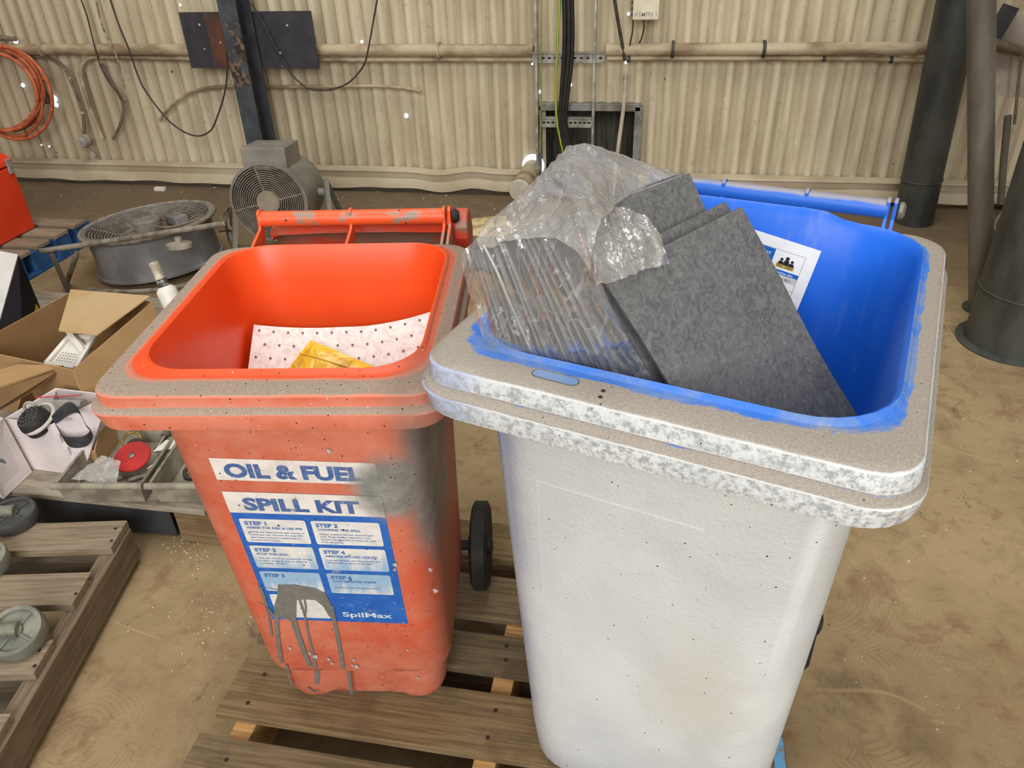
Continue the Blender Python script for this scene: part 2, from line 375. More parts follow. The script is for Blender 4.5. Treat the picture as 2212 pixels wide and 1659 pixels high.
# open lid hanging behind
lid = MB()
prof = [(.375, .868), (.395, .874), (.425, .868), (.452, .845), (.470, .80), (.482, .70), (.49, .55), (.492, .42), (.478, .40), (.462, .42), (.458, .55), (.448, .70), (.438, .79), (.425, .825), (.405, .842), (.38, .848)]
xs = [-.180, -.174, -.16, -.06, .07, .18, .197, .203]; rows = []
for k, x in enumerate(xs):
    sh = (.012, .003, 0, -.003, -.003, 0, .003, .012)[k]; rows.append([(x, y, z-sh) for y, z in prof])
lid.loft(rows); lo = lid.build('lid', ORL, ob, smooth=40)
for sx in (1,):
    w = MB(); pts = [(.350, .868), (.362, .893), (.385, .897), (.41, .888), (.435, .865), (.452, .83), (.44, .79), (.40, .79), (.37, .82), (.352, .845)]
    w.poly([(.203, p, q) for p, q in pts], (1, 0, 0), .028); w.build('lid_hinge_wing', ORL, lo, bevel=.004)
def bin_wheel(bo, x, y, r):
    w = MB(); w.lathe([(r*.55, -.016), (r*.9, -.02), (r, -.014), (r, .014), (r*.9, .02), (r*.55, .016)], (x, y, r), (1, 0, 0), 36); wo = w.build('wheel', BLACKP, bo, smooth=30)
    w = MB(); w.lathe([(r*.22, -.03), (r*.22, .024), (r*.1, .028)], (x, y, r), (1, 0, 0), 16); w.build('hub', BLACKP, wo, smooth=30)
for x in (-.225, .225): bin_wheel(ob, x, .250, .106)
b = MB(); b.tube([(-.22, .250, .106), (.22, .250, .106)], .012, 10); b.build('axle', BLACKP, ob)
# --- grey and blue bin
def tmake(name, inner):
    t = NT(name); n2 = t.noise(7, 4); p = t.xyz()
    c = t.mix(t.ss(n2, .3, .7), C(24, 98, 212), C(30, 106, 222))
    scuff = t.m('MULTIPLY', t.ss(t.noise(9, 6, .7, co=t.mapv((3, 3, .6))), .52, .75), .22)
    return t.done(t.mix(scuff, c, C(150, 160, 176)), .42, spec=.4)
BLI = tmake('clean_blue_plastic', True)
t = NT('grey_oversprayed_plastic'); du = t.attr(); p = t.xyz()
n1 = t.noise(26, 6, .7); n2 = t.noise(5.5, 5, .55, dist=.3); n3 = t.noise(420, 3, .6); nb = t.noise(2.3, 3, .5)
paint = t.mix(t.ss(n2, .32, .68), C(198, 202, 204), C(211, 214, 214))
paint = t.mix(t.m('MULTIPLY', t.ss(nb, .50, .62), .30), paint, C(170, 174, 178))
paint = t.mix(t.m('MULTIPLY', t.ss(n3, .50, .72), .28), paint, C(176, 176, 172))
# warm grimy patch low on the front right
a_ = t.m('DIVIDE', t.m('SUBTRACT', p[0], .10), .10); c_ = t.m('DIVIDE', t.m('SUBTRACT', p[2], .42), .16)
w_ = t.m('ADD', t.m('SQRT', t.m('ADD', t.m('MULTIPLY', a_, a_), t.m('MULTIPLY', c_, c_))), t.m('MULTIPLY', t.m('SUBTRACT', n1, .5), 1.2))
paint = t.mix(t.m('MULTIPLY', t.ss(w_, 1.3, .2), .45), paint, C(190, 184, 168))
# thin coat on the side towards the orange bin: blue shows through
blx = t.m('ADD', p[0], t.m('MULTIPLY', t.m('SUBTRACT', n2, .5), .10))
paint = t.mix(t.ss(blx, -.165, -.235, 0, .62), paint, C(140, 158, 200))
band = t.m('MULTIPLY', t.ss(du, .18, .24), t.ss(du, .46, .40))      # rim bands: mottled zinc look
paint = t.mix(t.m('MULTIPLY', band, t.ss(t.noise(110, 6, .75), .42, .62)), paint, C(150, 153, 153))
paint = t.mix(t.m('MULTIPLY', band, t.ss(t.noise(70, 6, .8), .62, .74)), paint, C(136, 137, 135))
dm = t.m('ADD', du, t.m('MULTIPLY', t.m('SUBTRACT', n1, .5), .5))
dust = t.mix(t.ss(n3, .35, .65), C(142, 134, 123), C(162, 153, 142))
paint = t.mix(t.ss(dm, .58, .82), paint, dust)
bl = t.mix(t.ss(t.noise(16, 5, .7, co=t.mapv((.6, 1, 1))), .40, .66), C(52, 114, 206), C(112, 134, 172))
paint = t.mix(t.ss(t.m('ADD', du, t.m('MULTIPLY', t.m('SUBTRACT', t.noise(8, 7, .75), .5), 2.2)), 1.40, 1.60), paint, bl)
paint = t.mix(t.specks(120, .17, .15), paint, C(70, 62, 54))
t.bump(t.m('ADD', t.noise(150, 3, .6), t.m('MULTIPLY', t.specks(95, .3, .3), .4)), .22, .004)
GRX = t.done(paint, .55, spec=.35)
gb = root('wheelie_bin', (GC.x, GC.y, DECK), GY, 'grey-sprayed blue wheelie bin holding grey absorbent pads', 'wheelie bin')
out = [(.0, .180, -.190, .26, .05, .12), (.008, .198, -.212, .28, .07, .12), (.04, .211, -.232, .29, .085, .12), (.12, .217, -.240, .295, .09, .1), (.45, .231, -.258, .30, .09, .1), (.872, .2475, -.280, .306, .09, .1),
       (.876, .250, -.283, .308, .09, .1), (.876, .288, -.334, .315, .075, .3), (.880, .296, -.345, .325, .07, .3), (.907, .2985, -.348, .334, .062, .32), (.911, .297, -.346, .334, .062, .9),
       (.914, .2915, -.334, .332, .052, .95), (.915, .2905, -.3325, .331, .05, 1.48), (.918, .290, -.332, .330, .05, .35), (.938, .289, -.3315, .330, .05, .34), (.943, .2855, -.328, .330, .05, .9), (.945, .279, -.320, .330, .05, 1.0), (.945, .272, -.298, .332, .065, 1.06),
       (.945, .265, -.284, .334, .09, 1.75), (.945, .262, -.277, .335, .096, 1.9), (.950, .2595, -.274, .335, .098, 2.0), (.9515, .257, -.2715, .333, .098, 2.2)]
inn = [(.9515, .257, -.2715, .333, .098, 0), (.949, .254, -.2685, .330, .098, 0), (.935, .250, -.264, .322, .098, 0), (.875, .241, -.258, .302, .1, 0), (.45, .225, -.228, .290, .09, 0), (.12, .208, -.215, .285, .08, 0), (.06, .18, -.19, .26, .06, 0)]
BLF = (-.20, .15, .016, .93)
R, A = bin_attrs(out, backlift=BLF); b = MB(); b.loft(R, True, False, att=A); b.build('body', GRX, gb, smooth=40)
R, A = bin_attrs(inn, backlift=BLF); b = MB(); b.loft(R, False, True); b.build('inner_lining', BLI, gb, smooth=40)
t = NT('dusty_blue_handle'); n2 = t.noise(10, 6, .7, co=t.mapv((.7, 1, 1)))
nz = t.n('ShaderNodeNewGeometry').outputs['Normal']; up = t.xyz(nz)[2]
ff = t.ss(t.m('ADD', up, t.m('MULTIPLY', t.m('SUBTRACT', n2, .5), 1.2)), .55, .95, 0, .8)
BLH = t.done(t.mix(ff, C(40, 104, 206), C(158, 148, 132)), .45)
bar_handle(gb, (-.205, -.075, .065, .192), .352, .945+.030, .0155, .32, .94, BLH)
b = MB(); b.lathe([(.014, 0), (.014, .006), (.009, .010)], (.209, .352, .975), (1, 0, 0), 16); b.build('hinge_bolt', GALV, gb, smooth=40)
for x in (-.226, .226): bin_wheel(gb, x, .265, .10)
b = MB(); b.tube([(-.24, .27, .10), (.24, .27, .10)], .012, 10); b.build('axle', BLACKP, gb)
# ------------------------------------------------------------------ pallets
WOODS = []
for k, (c1, c2) in enumerate(((C(130, 112, 84), C(100, 84, 62)), (C(116, 100, 76), C(86, 73, 55)), (C(138, 116, 84), C(106, 87, 61)))):
    t = NT('weathered_pallet_wood_%d' % k); g = t.noise(5, 6, .6, co=t.mapv((1.2, 26, 26))); s2 = t.noise(9, 4, .6); fine = t.noise(12, 3, co=t.mapv((3, 120, 120)))
    c = t.mix(t.ss(g, .34, .66), c1, c2); c = t.mix(t.m('MULTIPLY', t.ss(s2, .5, .72), .6), c, tuple(x*.68 for x in c2)); c = t.mix(t.m('MULTIPLY', t.ss(fine, .55, .7), .35), c, tuple(min(1, x*1.25) for x in c1))
    c = t.mix(t.m('MULTIPLY', t.specks(30, .18, .06), .85), c, C(48, 36, 26))
    t.bump(t.m('ADD', g, fine), .3, .004); WOODS.append(t.done(c, .8, spec=.2))
FRESH = simple('sawn_pine_edge', C(206, 164, 104), C(172, 128, 76), 8, .75, stretch=(1.5, 20, 20))
def pallet(name, o, rz, W, spans, label, bt=.019, top=.15, str_x=(.05, .5, .95), str_y=None, xr=(0, 1), wood=WOODS, group=None, nails=True, mats_str=None):
    """o: world point of the local origin at deck height; boards run along local x"""
    r = root(name, (o[0], o[1], 0), rz, label, 'pallet', group)
    y0 = min(s[0] for s in spans); y1 = max(s[1] for s in spans)
    for i, s in enumerate(spans):
        xa = W*xr[0]+random.uniform(-.008, .008); xb = W*xr[1]+random.uniform(-.008, .008)
        b = MB(); b.box(((xb-xa)/2*0, 0, 0), (xb-xa, s[1]-s[0], bt)); bo = b.build('deck_board', wood[(i*2+1) % len(wood)], r, bevel=.002, loc=((xa+xb)/2, (s[0]+s[1])/2, top-bt/2+random.uniform(-.001, .0005)))
        if nails:
            for fx in str_x:
                for q in (.3, .72):
                    nb = MB(); nb.lathe([(.0045, 0), (.0045, .0016), (.002, .002)], (W*fx+random.uniform(-.01, .01)-(xa+xb)/2, (s[1]-s[0])*(q-.5)+random.uniform(-.01, .01), bt/2-.0006), (0, 0, 1), 8); nb.build('nail', NAIL, bo)
    for fx in str_x:
        b = MB(); b.box((W*fx, (y0+y1)/2, (top-bt+.02)/2), (.045, y1-y0-.01, top-bt-.02)); b.build('stringer', (mats_str or FRESH), r, bevel=.002)
    for s in (spans[0], spans[len(spans)//2], spans[-1]):
        b = MB(); b.box((W*(xr[0]+xr[1])/2, (s[0]+s[1])/2, .0105), (W*(xr[1]-xr[0]), .1, .019)); b.build('bottom_board', wood[0], r, bevel=.002)
    return r
NAIL = simple('rusty_nail_head', C(58, 44, 34), None, 40, .7, .3)
pa = Z(461, 1540, .15); pb = Z(1136, 1647, .15); prz = math.atan2(pb.y-pa.y, pb.x-pa.x)
def ploc(p): return Matrix.Rotation(-prz, 3, 'Z') @ (p-pa)
yA1 = ploc(Z(535, 1420, .15)).y; yB1 = ploc(Z(438, 1583, .15)).y; yC0, yC1 = ploc(Z(1090, 1456, .15)).y, ploc(Z(1090, 1373, .15)).y; yD0 = ploc(Z(1090, 1338, .15)).y
xL = -.005; Wp = ploc(Z(1697, 1600, .15)).x
print('pallet', pa, prz, yA1, yB1, yC0, yC1, yD0, Wp)
sp = [(yB1-.34, yB1-.20), (yB1-.135, yB1), (0, yA1), (yC0, yC1), (yD0, yD0+.13), (yD0+.19, yD0+.32)]
pl = pallet('pallet', pa, prz, Wp, sp, 'worn timber pallet carrying the orange and grey bins', str_x=(.06, .5, .95))
t = NT('flaking_sky_blue_paint'); SKYB = t.done(t.mix(t.ss(t.noise(30, 5, .7), .45, .6), C(96, 164, 208), C(130, 120, 100)), .7)
bq = ploc(Z(1684, 1642, .1505)); b = MB(); b.box((bq.x, bq.y, .1405), (.022, .10, .022)); b.build('blue_paint_patch', SKYB, pl, bevel=.001)
# left pallet with castors
qa = Z(270, 1124, .145); qb = Z(116, 1382, .145); qd = (qa-qb).normalized(); lrz = math.atan2(qd.y, qd.x)-math.pi/2
def lloc(p): return Matrix.Rotation(-lrz, 3, 'Z') @ (p-qa)
l1 = lloc(Z(229, 1184, .145)).y; m0, m1 = lloc(Z(199, 1235, .145)).y, lloc(Z(153, 1305, .145)).y; n0, n1 = lloc(Z(116, 1380, .145)).y, lloc(Z(67, 1454, .145)).y
print('lp', qa, lrz, l1, m0, m1, n0, n1)
GW = [simple('grey_aged_pine_%d' % k, a, b_, 6, .85, bump=.25, stretch=(1.3, 22, 22)) for k, (a, b_) in enumerate(((C(158, 142, 120), C(132, 116, 96)), (C(148, 132, 110), C(122, 106, 86))))]
GWS = simple('grey_aged_pine_side', C(128, 110, 88), C(104, 88, 70), 6, .85, bump=.25, stretch=(22, 1.3, 22))
lp = pallet('pallet', qa, lrz, 1.1, [(l1, 0), (m1, m0), (n1, n0), (n1-.21, n1-.1)], 'grey aged timber pallet with castor wheels at the lower left', bt=.024, top=.145, str_x=(-.01, -.5, -.97), xr=(-1, 0), wood=GW, mats_str=GWS)
# ------------------------------------------------------------------ columns on the right
DKP = simple('dark_olive_paint', C(74, 76, 70), C(52, 53, 50), 7, .5, bump=.05, stretch=(1, 1, .4)); GRP = simple('dusty_grey_paint', C(118, 112, 100), C(88, 84, 76), 6, .55, stretch=(1, 1, .3))
def column(name, label, base, top, r, mat, flange=False):
    rt = root(name, (base.x, base.y, 0), 0, label, 'column'); d = (top-base); d = d*(2.6/d.z)
    b = MB(); b.tube([(0, 0, 0), d*.3, d], r, 40); b.build('shaft', mat, rt, smooth=40)
    if flange:
        b = MB(); b.lathe([(r+.03, 0), (r+.03, .008), (r+.012, .014)], (0, 0, 0), (0, 0, 1), 40); b.build('base_ring', DKP, rt, smooth=30)
    b = MB(); b.torus((d*.09), d.normalized(), r+.001, .004, 40, 6); b.build('weld_seam', mat, rt, smooth=60)
    return rt
bl_, br_ = Z(1931, 478, 0), Z(2013, 478, 0); bc = (bl_+br_)/2; rad = (br_-bl_).length/2
tl_ = Y(2037, 0, bc.y); tr_ = Y(2107, 0, bc.y); tc = (tl_+tr_)/2
column('steel_column', 'dark green steel column standing near the back wall', bc+Vector((0, rad*.0, 0)), Vector((tc.x, bc.y, tc.z)), rad, DKP)
fl = Z(2093, 745, 0); rb = .17
cc = fl + Vector((rb*.98, rb*.25, 0)); column('steel_column', 'thick dark column cut off by the right edge', cc, cc+Vector((0, 0, 1)), rb, DKP, True)
p0 = Z(2118, 668, 0.0); p1 = Y(2120, 0, p0.y-.05); w0 = (Z(2143, 660, 0)-Z(2093, 660, 0)).length/2
rt = root('brace_pipe', (p0.x, p0.y, 0), 0, 'dusty grey slanted pipe beside the thick column', 'pipe'); d = p1-p0
b = MB(); b.tube([Vector((0, 0, 0)), d*1.3], w0*.95, 32); b.build('shaft', GRP, rt, smooth=40)
b = MB(); b.lathe([(w0*1.5, 0), (w0*1.5, .01), (w0*1.1, .014)], (0, 0, 0), (0, 0, 1), 32); b.build('base_ring', DKP, rt, smooth=30)
# ------------------------------------------------------------------ writing and paint on the orange bin
def to_local(p, c, yaw, dz=DECK):
    return Matrix.Rotation(-yaw, 3, 'Z') @ (p - Vector((c.x, c.y, dz)))
FR = [(0.0, -.083), (.006, -.095), (.03, -.104), (.117, -.114), (.124, -.125), (.142, -.131), (.30, -.151), (.55, -.183), (.806, -.216), (2, -.37)]
def yfront(z):
    for (a, ya), (b_, yb_) in zip(FR, FR[1:]):
        if z <= b_: return ya+(yb_-ya)*max(0, (z-a))/(b_-a)
    return -.37
def on_front(px, py):
    o = to_local(CAM, OC, OY); d = to_local(CAM+ray(px, py), OC, OY)-o; a, b_ = .3, 3.5
    for _ in range(50):
        m_ = (a+b_)/2; p = o+d*m_
        if p.y < yfront(p.z): a = m_
        else: b_ = m_
    return o+d*a
def fpt(x, z, lift): return Vector((x, yfront(z)-lift, z))
def sh(x, z): return z-.048*(x+.125)
def label_mat(name, c1, c2, blue=0, wear=.5):
    t = NT(name); p = t.xyz(); c = t.mix(t.ss(t.noise(35, 5, .7), .4, .65), c1, c2)
    if blue:
        k = t.m('ADD', p[2], t.m('MULTIPLY', t.m('SUBTRACT', t.noise(8, 5, .7, co=t.mapv((7, 1, 1))), .5), .16))
        c = t.mix(t.m('MULTIPLY', t.m('MULTIPLY', t.ss(k, .37, .42), t.ss(k, .50, .44)), blue), c, C(108, 164, 206))
    c = t.mix(t.m('MULTIPLY', t.ss(t.noise(55, 6, .8), .58, .66), wear), c, C(206, 196, 190))
    c = t.mix(t.specks(95, .22, .2), c, C(60, 48, 44))
    f, g = overspray(t); c = t.mix(f, c, g); return t.done(c, .5)
LW = label_mat('label_white', C(226, 220, 216), C(208, 202, 198), .0, .2); LBX = label_mat('label_box_white', C(224, 222, 218), C(206, 206, 204), .75, .1)
LBL = label_mat('label_blue', C(32, 92, 178), C(42, 104, 186), 0, .35); LTX = label_mat('label_blue_grey_ink', C(62, 94, 148), C(84, 112, 160), 0, .75); LT2 = label_mat('label_small_ink', C(70, 110, 170), C(84, 124, 180), 0, .3); LLG = label_mat('label_pale_ink', C(206, 222, 234), C(190, 208, 224), 0, .2)
def quad_on(x0, x1, z0, z1, lift, r=0.0, nx=10, nz=6):
    b = MB(); vs = []
    for j in range(nz+1):
        for i in range(nx+1):
            x = x0+(x1-x0)*i/nx; z = z0+(z1-z0)*j/nz; zz = sh(x, z); vs.append(fpt(x, zz, lift))
    b.add(vs, [(j*(nx+1)+i, j*(nx+1)+i+1, (j+1)*(nx+1)+i+1, (j+1)*(nx+1)+i) for j in range(nz) for i in range(nx)]); return b
def rbox_on(x0, x1, z0, z1, lift, r):
    pts = rr(x0, x1, z0, z1, r, 4, 5); b = MB(); n = len(pts); cx, cz = (x0+x1)/2, (z0+z1)/2
    b.add([fpt(x, sh(x, z), lift) for x, z in pts]+[fpt(cx, sh(cx, cz), lift)], [(i, (i+1) % n, n) for i in range(n)]); return b
def text_on(b, body, x0, z0, h, w=None, bold=.02, lift=.0016):
    vs, fs = text_mesh(body, 1.0, bold); xs = [v.x for v in vs]; ys = [v.y for v in vs]; cap = .72
    sx = (w/(max(xs)-min(xs))) if w else h/cap; sz = h/cap
    b.add([fpt(x0+(v.x-min(xs))*sx, sh(x0+(v.x-min(xs))*sx, z0+v.y*sz), lift) for v in vs], fs); return b
l1 = quad_on(-.125, .128, .675, .722, .0006).build('label_strip', LW, ob)
b = MB(); text_on(b, 'OIL & FUEL', -.108, .6835, .0285, .213, .045); b.build('lettering', LTX, l1)
l2 = quad_on(-.125, .127, .305, .649, .0006, nz=14).build('label_panel', LBL, ob)
quad_on(-.125, .127, .600, .649, .0010).build('label_band', LW, l2)
b = MB(); text_on(b, 'SPILL KIT', -.098, .6085, .0275, .187, .045); b.build('lettering', LTX, l2)
boxes = [(-.115, -.007, .527, .586), (.002, .114, .527, .586), (-.115, -.008, .459, .518), (.002, .114, .459, .518), (-.115, -.010, .393, .449), (.002, .113, .393, .449), (-.113, -.014, .314, .383)]
texts = [('STEP 1', 'ASSESS THE RISK & USE PPE', ['Identify the material and spill volume to', 'assess the risk. Choose the best PPE', '(personal protective equipment) to', 'protect from injury.']),
         ('STEP 2', 'CONFINE THE SPILL', ['Set up a safety barrier around spill', 'area. Place SpilMax absorbent mini', 'booms strategically to keep the spill', 'from spreading.']),
         ('STEP 3', 'STOP THE LEAK', ['The leak should be stopped by closing', 'a valve, plugging hole or turning', 'container upright.']),
         ('STEP 4', 'ABSORB SPILLED LIQUID', ['Use appropriate absorbents safely and', 'effectively to absorb the spill.']),
         ('STEP 5', '', []), ('STEP 6', 'CONTAMINATED WASTE', ['', 'Contact a waste disposal company']), ('', '', [])]
for (x0, x1, z0, z1), (a_, s_, ls) in zip(boxes, texts):
    bo = rbox_on(x0, x1, z0, z1, .0012, .004).build('label_box', LBX, l2); b = MB()
    if a_: text_on(b, a_, x0+.007, z1-.0145, .0088, .036, .04, .0019)
    if s_: text_on(b, s_, x0+.008, z1-.0235, .0050, min(.092, .0042*len(s_)), .025, .0019)
    for k, ln in enumerate(ls):
        if ln: text_on(b, ln, x0+.009, z1-.0335-.0068*k, .0034, min(.092, .00245*len(ln)), .012, .0019)
    if b.v: b.build('lettering', LT2, bo)
b = MB(); text_on(b, 'SpilMax', .010, .3225, .0145, .091, .022); b.build('lettering', LLG, l2)
DRIP = simple('grey_paint_drips', C(122, 120, 114), C(110, 108, 103), 60, .5)
def zp(x, y): return on_front(420+x/2.765, 950+y/2.765)
def paint_poly(b, pts, lift=.0024):
    n = len(pts); V_ = []
    for x, y in pts: p = zp(x, y); V_.append(p-Vector((0, lift, 0)))
    b.add(V_+[v+Vector((0, lift, 0)) for v in V_], [tuple(range(n))]+[(i, n+i, n+(i+1) % n, (i+1) % n) for i in range(n)])
def paint_strip(b, pts, ws, lift=.0026):
    L = []; k = len(pts)
    P2 = [Vector((x, y, 0)) for x, y in pts]; sp_ = smooth_path(P2, 5); W2 = []
    for i in range(k-1): W2 += [ws[i]+(ws[i+1]-ws[i])*j/5 for j in range(5)]
    W2.append(ws[-1]); l_ = []; r_ = []
    for p, w in zip(sp_, W2): l_.append((p.x-w/2, p.y)); r_.append((p.x+w/2, p.y))
    vs = [zp(*q)-Vector((0, lift, 0)) for q in l_]+[zp(*q)-Vector((0, lift, 0)) for q in r_]; n = len(l_)
    b.add(vs, [(i, i+1, n+i+1, n+i) for i in range(n-1)])
b = MB()
paint_poly(b, [(500, 862), (600, 860), (720, 880), (785, 912), (815, 975), (828, 1065), (803, 1045), (772, 992), (725, 952), (655, 948), (612, 952), (610, 1050), (604, 1085), (575, 1078), (545, 1062), (505, 1055), (482, 1040), (476, 990), (490, 950), (500, 910)])
for pts, ws in (([(405, 874), (455, 882), (505, 892)], [5, 14, 26]), ([(490, 1030), (495, 1130), (505, 1220), (521, 1328)], [26, 26, 24, 20]), ([(588, 1050), (620, 1160), (660, 1270), (690, 1345)], [36, 34, 30, 22]),
                ([(628, 945), (660, 1040), (682, 1160), (710, 1280), (722, 1360)], [16, 15, 14, 16, 30]), ([(735, 1372), (733, 1455)], [34, 22]), ([(658, 945), (668, 1000), (664, 1045)], [12, 13, 8]), ([(818, 985), (842, 1100), (866, 1220), (890, 1365)], [26, 24, 24, 24]), ([(922, 1378), (930, 1450), (940, 1515)], [22, 20, 18]),
                ([(392, 872), (425, 960), (448, 1060), (464, 1168)], [24, 20, 14, 10]), ([(552, 1338), (568, 1420)], [15, 12]), ([(576, 1432), (580, 1460)], [18, 14]), ([(375, 965), (430, 990), (480, 1050)], [6, 12, 18]), ([(680, 1472), (715, 1500), (745, 1490)], [14, 26, 14])):
    paint_strip(b, pts, ws)
b.build('paint_drips', DRIP, ob, recalc=False)
SPL = simple('pale_paint_splash', C(186, 180, 178), C(164, 158, 156), 60, .6); b = MB()
rs = random.Random(3)
for (x, y, r_) in ((806, 62, 9), (805, 1305, 10), (825, 1330, 8), (955, 1310, 10), (970, 1350, 13), (572, 1238, 9), (1200, 740, 12), (1198, 770, 8), (1440, 895, 11), (1410, 770, 9), (725, 1290, 14), (1335, 1415, 8), (1120, 1410, 6), (1275, 1250, 6), (690, 1270, 9), (945, 1340, 7)):
    p = zp(x, y); n = 9; k = .00036*r_; ph = rs.random()*6; b.add([fpt(p.x+k*math.cos(6.283*i/n)*(1+.4*math.sin(3*i+ph)), p.z+k*1.5*math.sin(6.283*i/n)*(1+.3*math.sin(2*i+ph)), .0028) for i in range(n)], [tuple(range(n))])
b.build('paint_spatter', SPL, ob)
# ------------------------------------------------------------------ contents of the orange bin
def local_plane(px, py, c, yaw, p0, nrm):
    o = to_local(CAM, c, yaw); d = to_local(CAM+ray(px, py), c, yaw)-o; return o+d*((Vector(p0)-o).dot(nrm)/d.dot(nrm))
t = NT('dimpled_white_felt'); fib = t.noise(40, 5, .7, dist=1.5)
t.bump(t.noise(90, 4), .3, .003); WPAD = t.done(t.mix(t.ss(fib, .42, .66), C(238, 232, 228), C(216, 204, 198)), .9, spec=.1)
wp = root('dimpled_pad', (OC.x, OC.y, DECK), OY, 'white dimpled absorbent pad curved inside the orange bin', 'absorbent pad')
b = MB(); dots = MB(); NXP, NYP = 26, 22; V_ = []
def padpt(u, v):   # u across -1..1, v 0 top .. 1 bottom
    x = -.005 + .172*u - .0*v; y = .188 - .30*v - .006*(1-u*u); z = .752 - .235*v - .014*(1-u*u)*(1-.3*v) + .018*max(0, u-.2)**1.5 - .010*max(0, -u)
    return Vector((x, y, z))
for j in range(NYP+1):
    for i in range(NXP+1): V_.append(padpt(-1+2*i/NXP, j/NYP))
g = lambda o: [(o+j*(NXP+1)+i, o+j*(NXP+1)+i+1, o+(j+1)*(NXP+1)+i+1, o+(j+1)*(NXP+1)+i) for j in range(NYP) for i in range(NXP)]
b.add(V_, [tuple(reversed(q)) for q in g(0)]); b.add([p-Vector((0, .002, .005)) for p in V_], g(0))
b.build('felt_sheet', WPAD, wp, smooth=60)
DOT = simple('dimple_grey', C(124, 108, 102), None, 60, .9); k = 0
for j in range(14):
    for i in range(12):
        u = -.93+.165*i+(.082 if j % 2 else 0); v = .03+.072*j
        if abs(u) < .98 and v < 1:
            p = padpt(u, v); dots.lathe([(.0026, .0004), (.0018, -.001)], p+Vector((0, -.0005, .0008)), (0, -.6, .8), 7)
dots.build('dimples', DOT, wp)['kind'] = 'stuff'
t = NT('yellow_plastic_bag'); nz_ = t.noise(14, 5, .6, dist=1.0); t.bump(t.noise(9, 4, .6, dist=2), .6, .02)
YEL = t.done(t.mix(t.ss(nz_, .48, .66), C(238, 196, 44), C(196, 156, 50)), .28, spec=.6)
nrm = Vector((0, -.62, .785)); p0 = Vector((0, .10, .702)); yb = root('plastic_bag', (OC.x, OC.y, DECK), OY, 'folded yellow plastic bag lying on the white dimpled pad', 'bag')
q = [local_plane(x, y, OC, OY, p0, nrm) for x, y in ((672, 735), (832, 803), (905, 925), (560, 880))]
b = MB(); n = 14; V_ = []
for j in range(n+1):
    for i in range(n+1):
        u, v = i/n, j/n; p = (q[0]*(1-u)+q[1]*u)*(1-v)+(q[3]*(1-u)+q[2]*u)*v
        e = min(u, 1-u, v, 1-v); h = .012*min(1, e*6)+.003*noise.noise(p*60); V_.append(p+nrm*(h+.002))
gg = [(j*(n+1)+i, (j+1)*(n+1)+i, (j+1)*(n+1)+i+1, j*(n+1)+i+1) for j in range(n) for i in range(n)]
b.add(V_, gg); b.build('bag_film', YEL, yb, smooth=60)
b = MB(); s0, s1 = V_[3*(n+1)], V_[3*(n+1)+n]; b.tube([V_[3*(n+1)+i]+nrm*.0015 for i in range(n+1)], .0012, 6); b.build('fold_seam', YEL, yb, smooth=60)
# ------------------------------------------------------------------ contents of the grey bin
t = NT('charcoal_felt'); fib = t.noise(55, 6, .75, dist=2.0); f2 = t.noise(60, 4, .7, co=t.mapv((1.6, 1.6, .22)), dist=1.2); f3 = t.noise(6, 3)
col = t.mix(t.ss(fib, .30, .70), C(84, 84, 86), C(122, 122, 120)); col = t.mix(t.m('MULTIPLY', t.ss(t.m('ABSOLUTE', t.m('SUBTRACT', t.noise(20, 4, .6, dist=2.5), .5)), .012, .0), .40), col, C(60, 60, 62))
col = t.mix(t.m('MULTIPLY', t.ss(f2, .56, .72), .45), col, C(142, 142, 140)); col = t.mix(t.m('MULTIPLY', t.ss(f3, .4, .7), .25), col, C(124, 124, 122)); t.bump(fib, .3, .003); FELT = t.done(col, .95, spec=.1)
FEDGE = simple('charcoal_felt_edge', C(82, 82, 84), C(64, 64, 66), 50, .95)
FEDG2 = simple('charcoal_felt_edge_light', C(140, 140, 140), C(116, 116, 117), 40, .95)
def sheet(b, f, nu, nv, th):
    """curved felt sheet: f(u,v) gives points, thickened along its normal"""
    P = [[f(i/nu, j/nv) for i in range(nu+1)] for j in range(nv+1)]
    top = []; bot = []
    for j in range(nv+1):
        for i in range(nu+1):
            du_ = P[j][min(i+1, nu)]-P[j][max(i-1, 0)]; dv_ = P[min(j+1, nv)][i]-P[max(j-1, 0)][i]; nn = du_.cross(dv_).normalized()
            top.append(P[j][i]); bot.append(P[j][i]-nn*th)
    n = (nu+1)*(nv+1); w = nu+1
    fs = [(j*w+i, j*w+i+1, (j+1)*w+i+1, (j+1)*w+i) for j in range(nv) for i in range(nu)]
    fs2 = [tuple(n+k for k in reversed(q)) for q in fs]; e = []
    bd = [i for i in range(w)]+[j*w+nu for j in range(1, nv+1)]+[nv*w+i for i in range(nu-1, -1, -1)]+[j*w for j in range(nv-1, 0, -1)]
    for a_, c_ in zip(bd, bd[1:]+bd[:1]): e.append((a_, n+a_, n+c_, c_))
    b.add(top+bot, fs+fs2, 0); b.add(top+bot, e, 1)
def gp(px, py, z): return to_local(Z(px, py, z+DECK), GC, GY)
TL, TR, DN = gp(1293, 601, 1.05), gp(1600, 447, 1.062), Vector((.097, .008, -.145)).normalized()
nface = (TR-TL).cross(-DN).normalized()
if nface.x < 0: nface = -nface
lab = ['large charcoal absorbent pad in front, face towards the viewer', 'charcoal absorbent pad whose pointed corner peeks above the front pad', 'third charcoal pad in the loose leaning stack, thin edge showing', 'fourth charcoal pad in the loose leaning stack, thin edge showing', 'rearmost charcoal pad of the loose leaning stack in the grey bin']
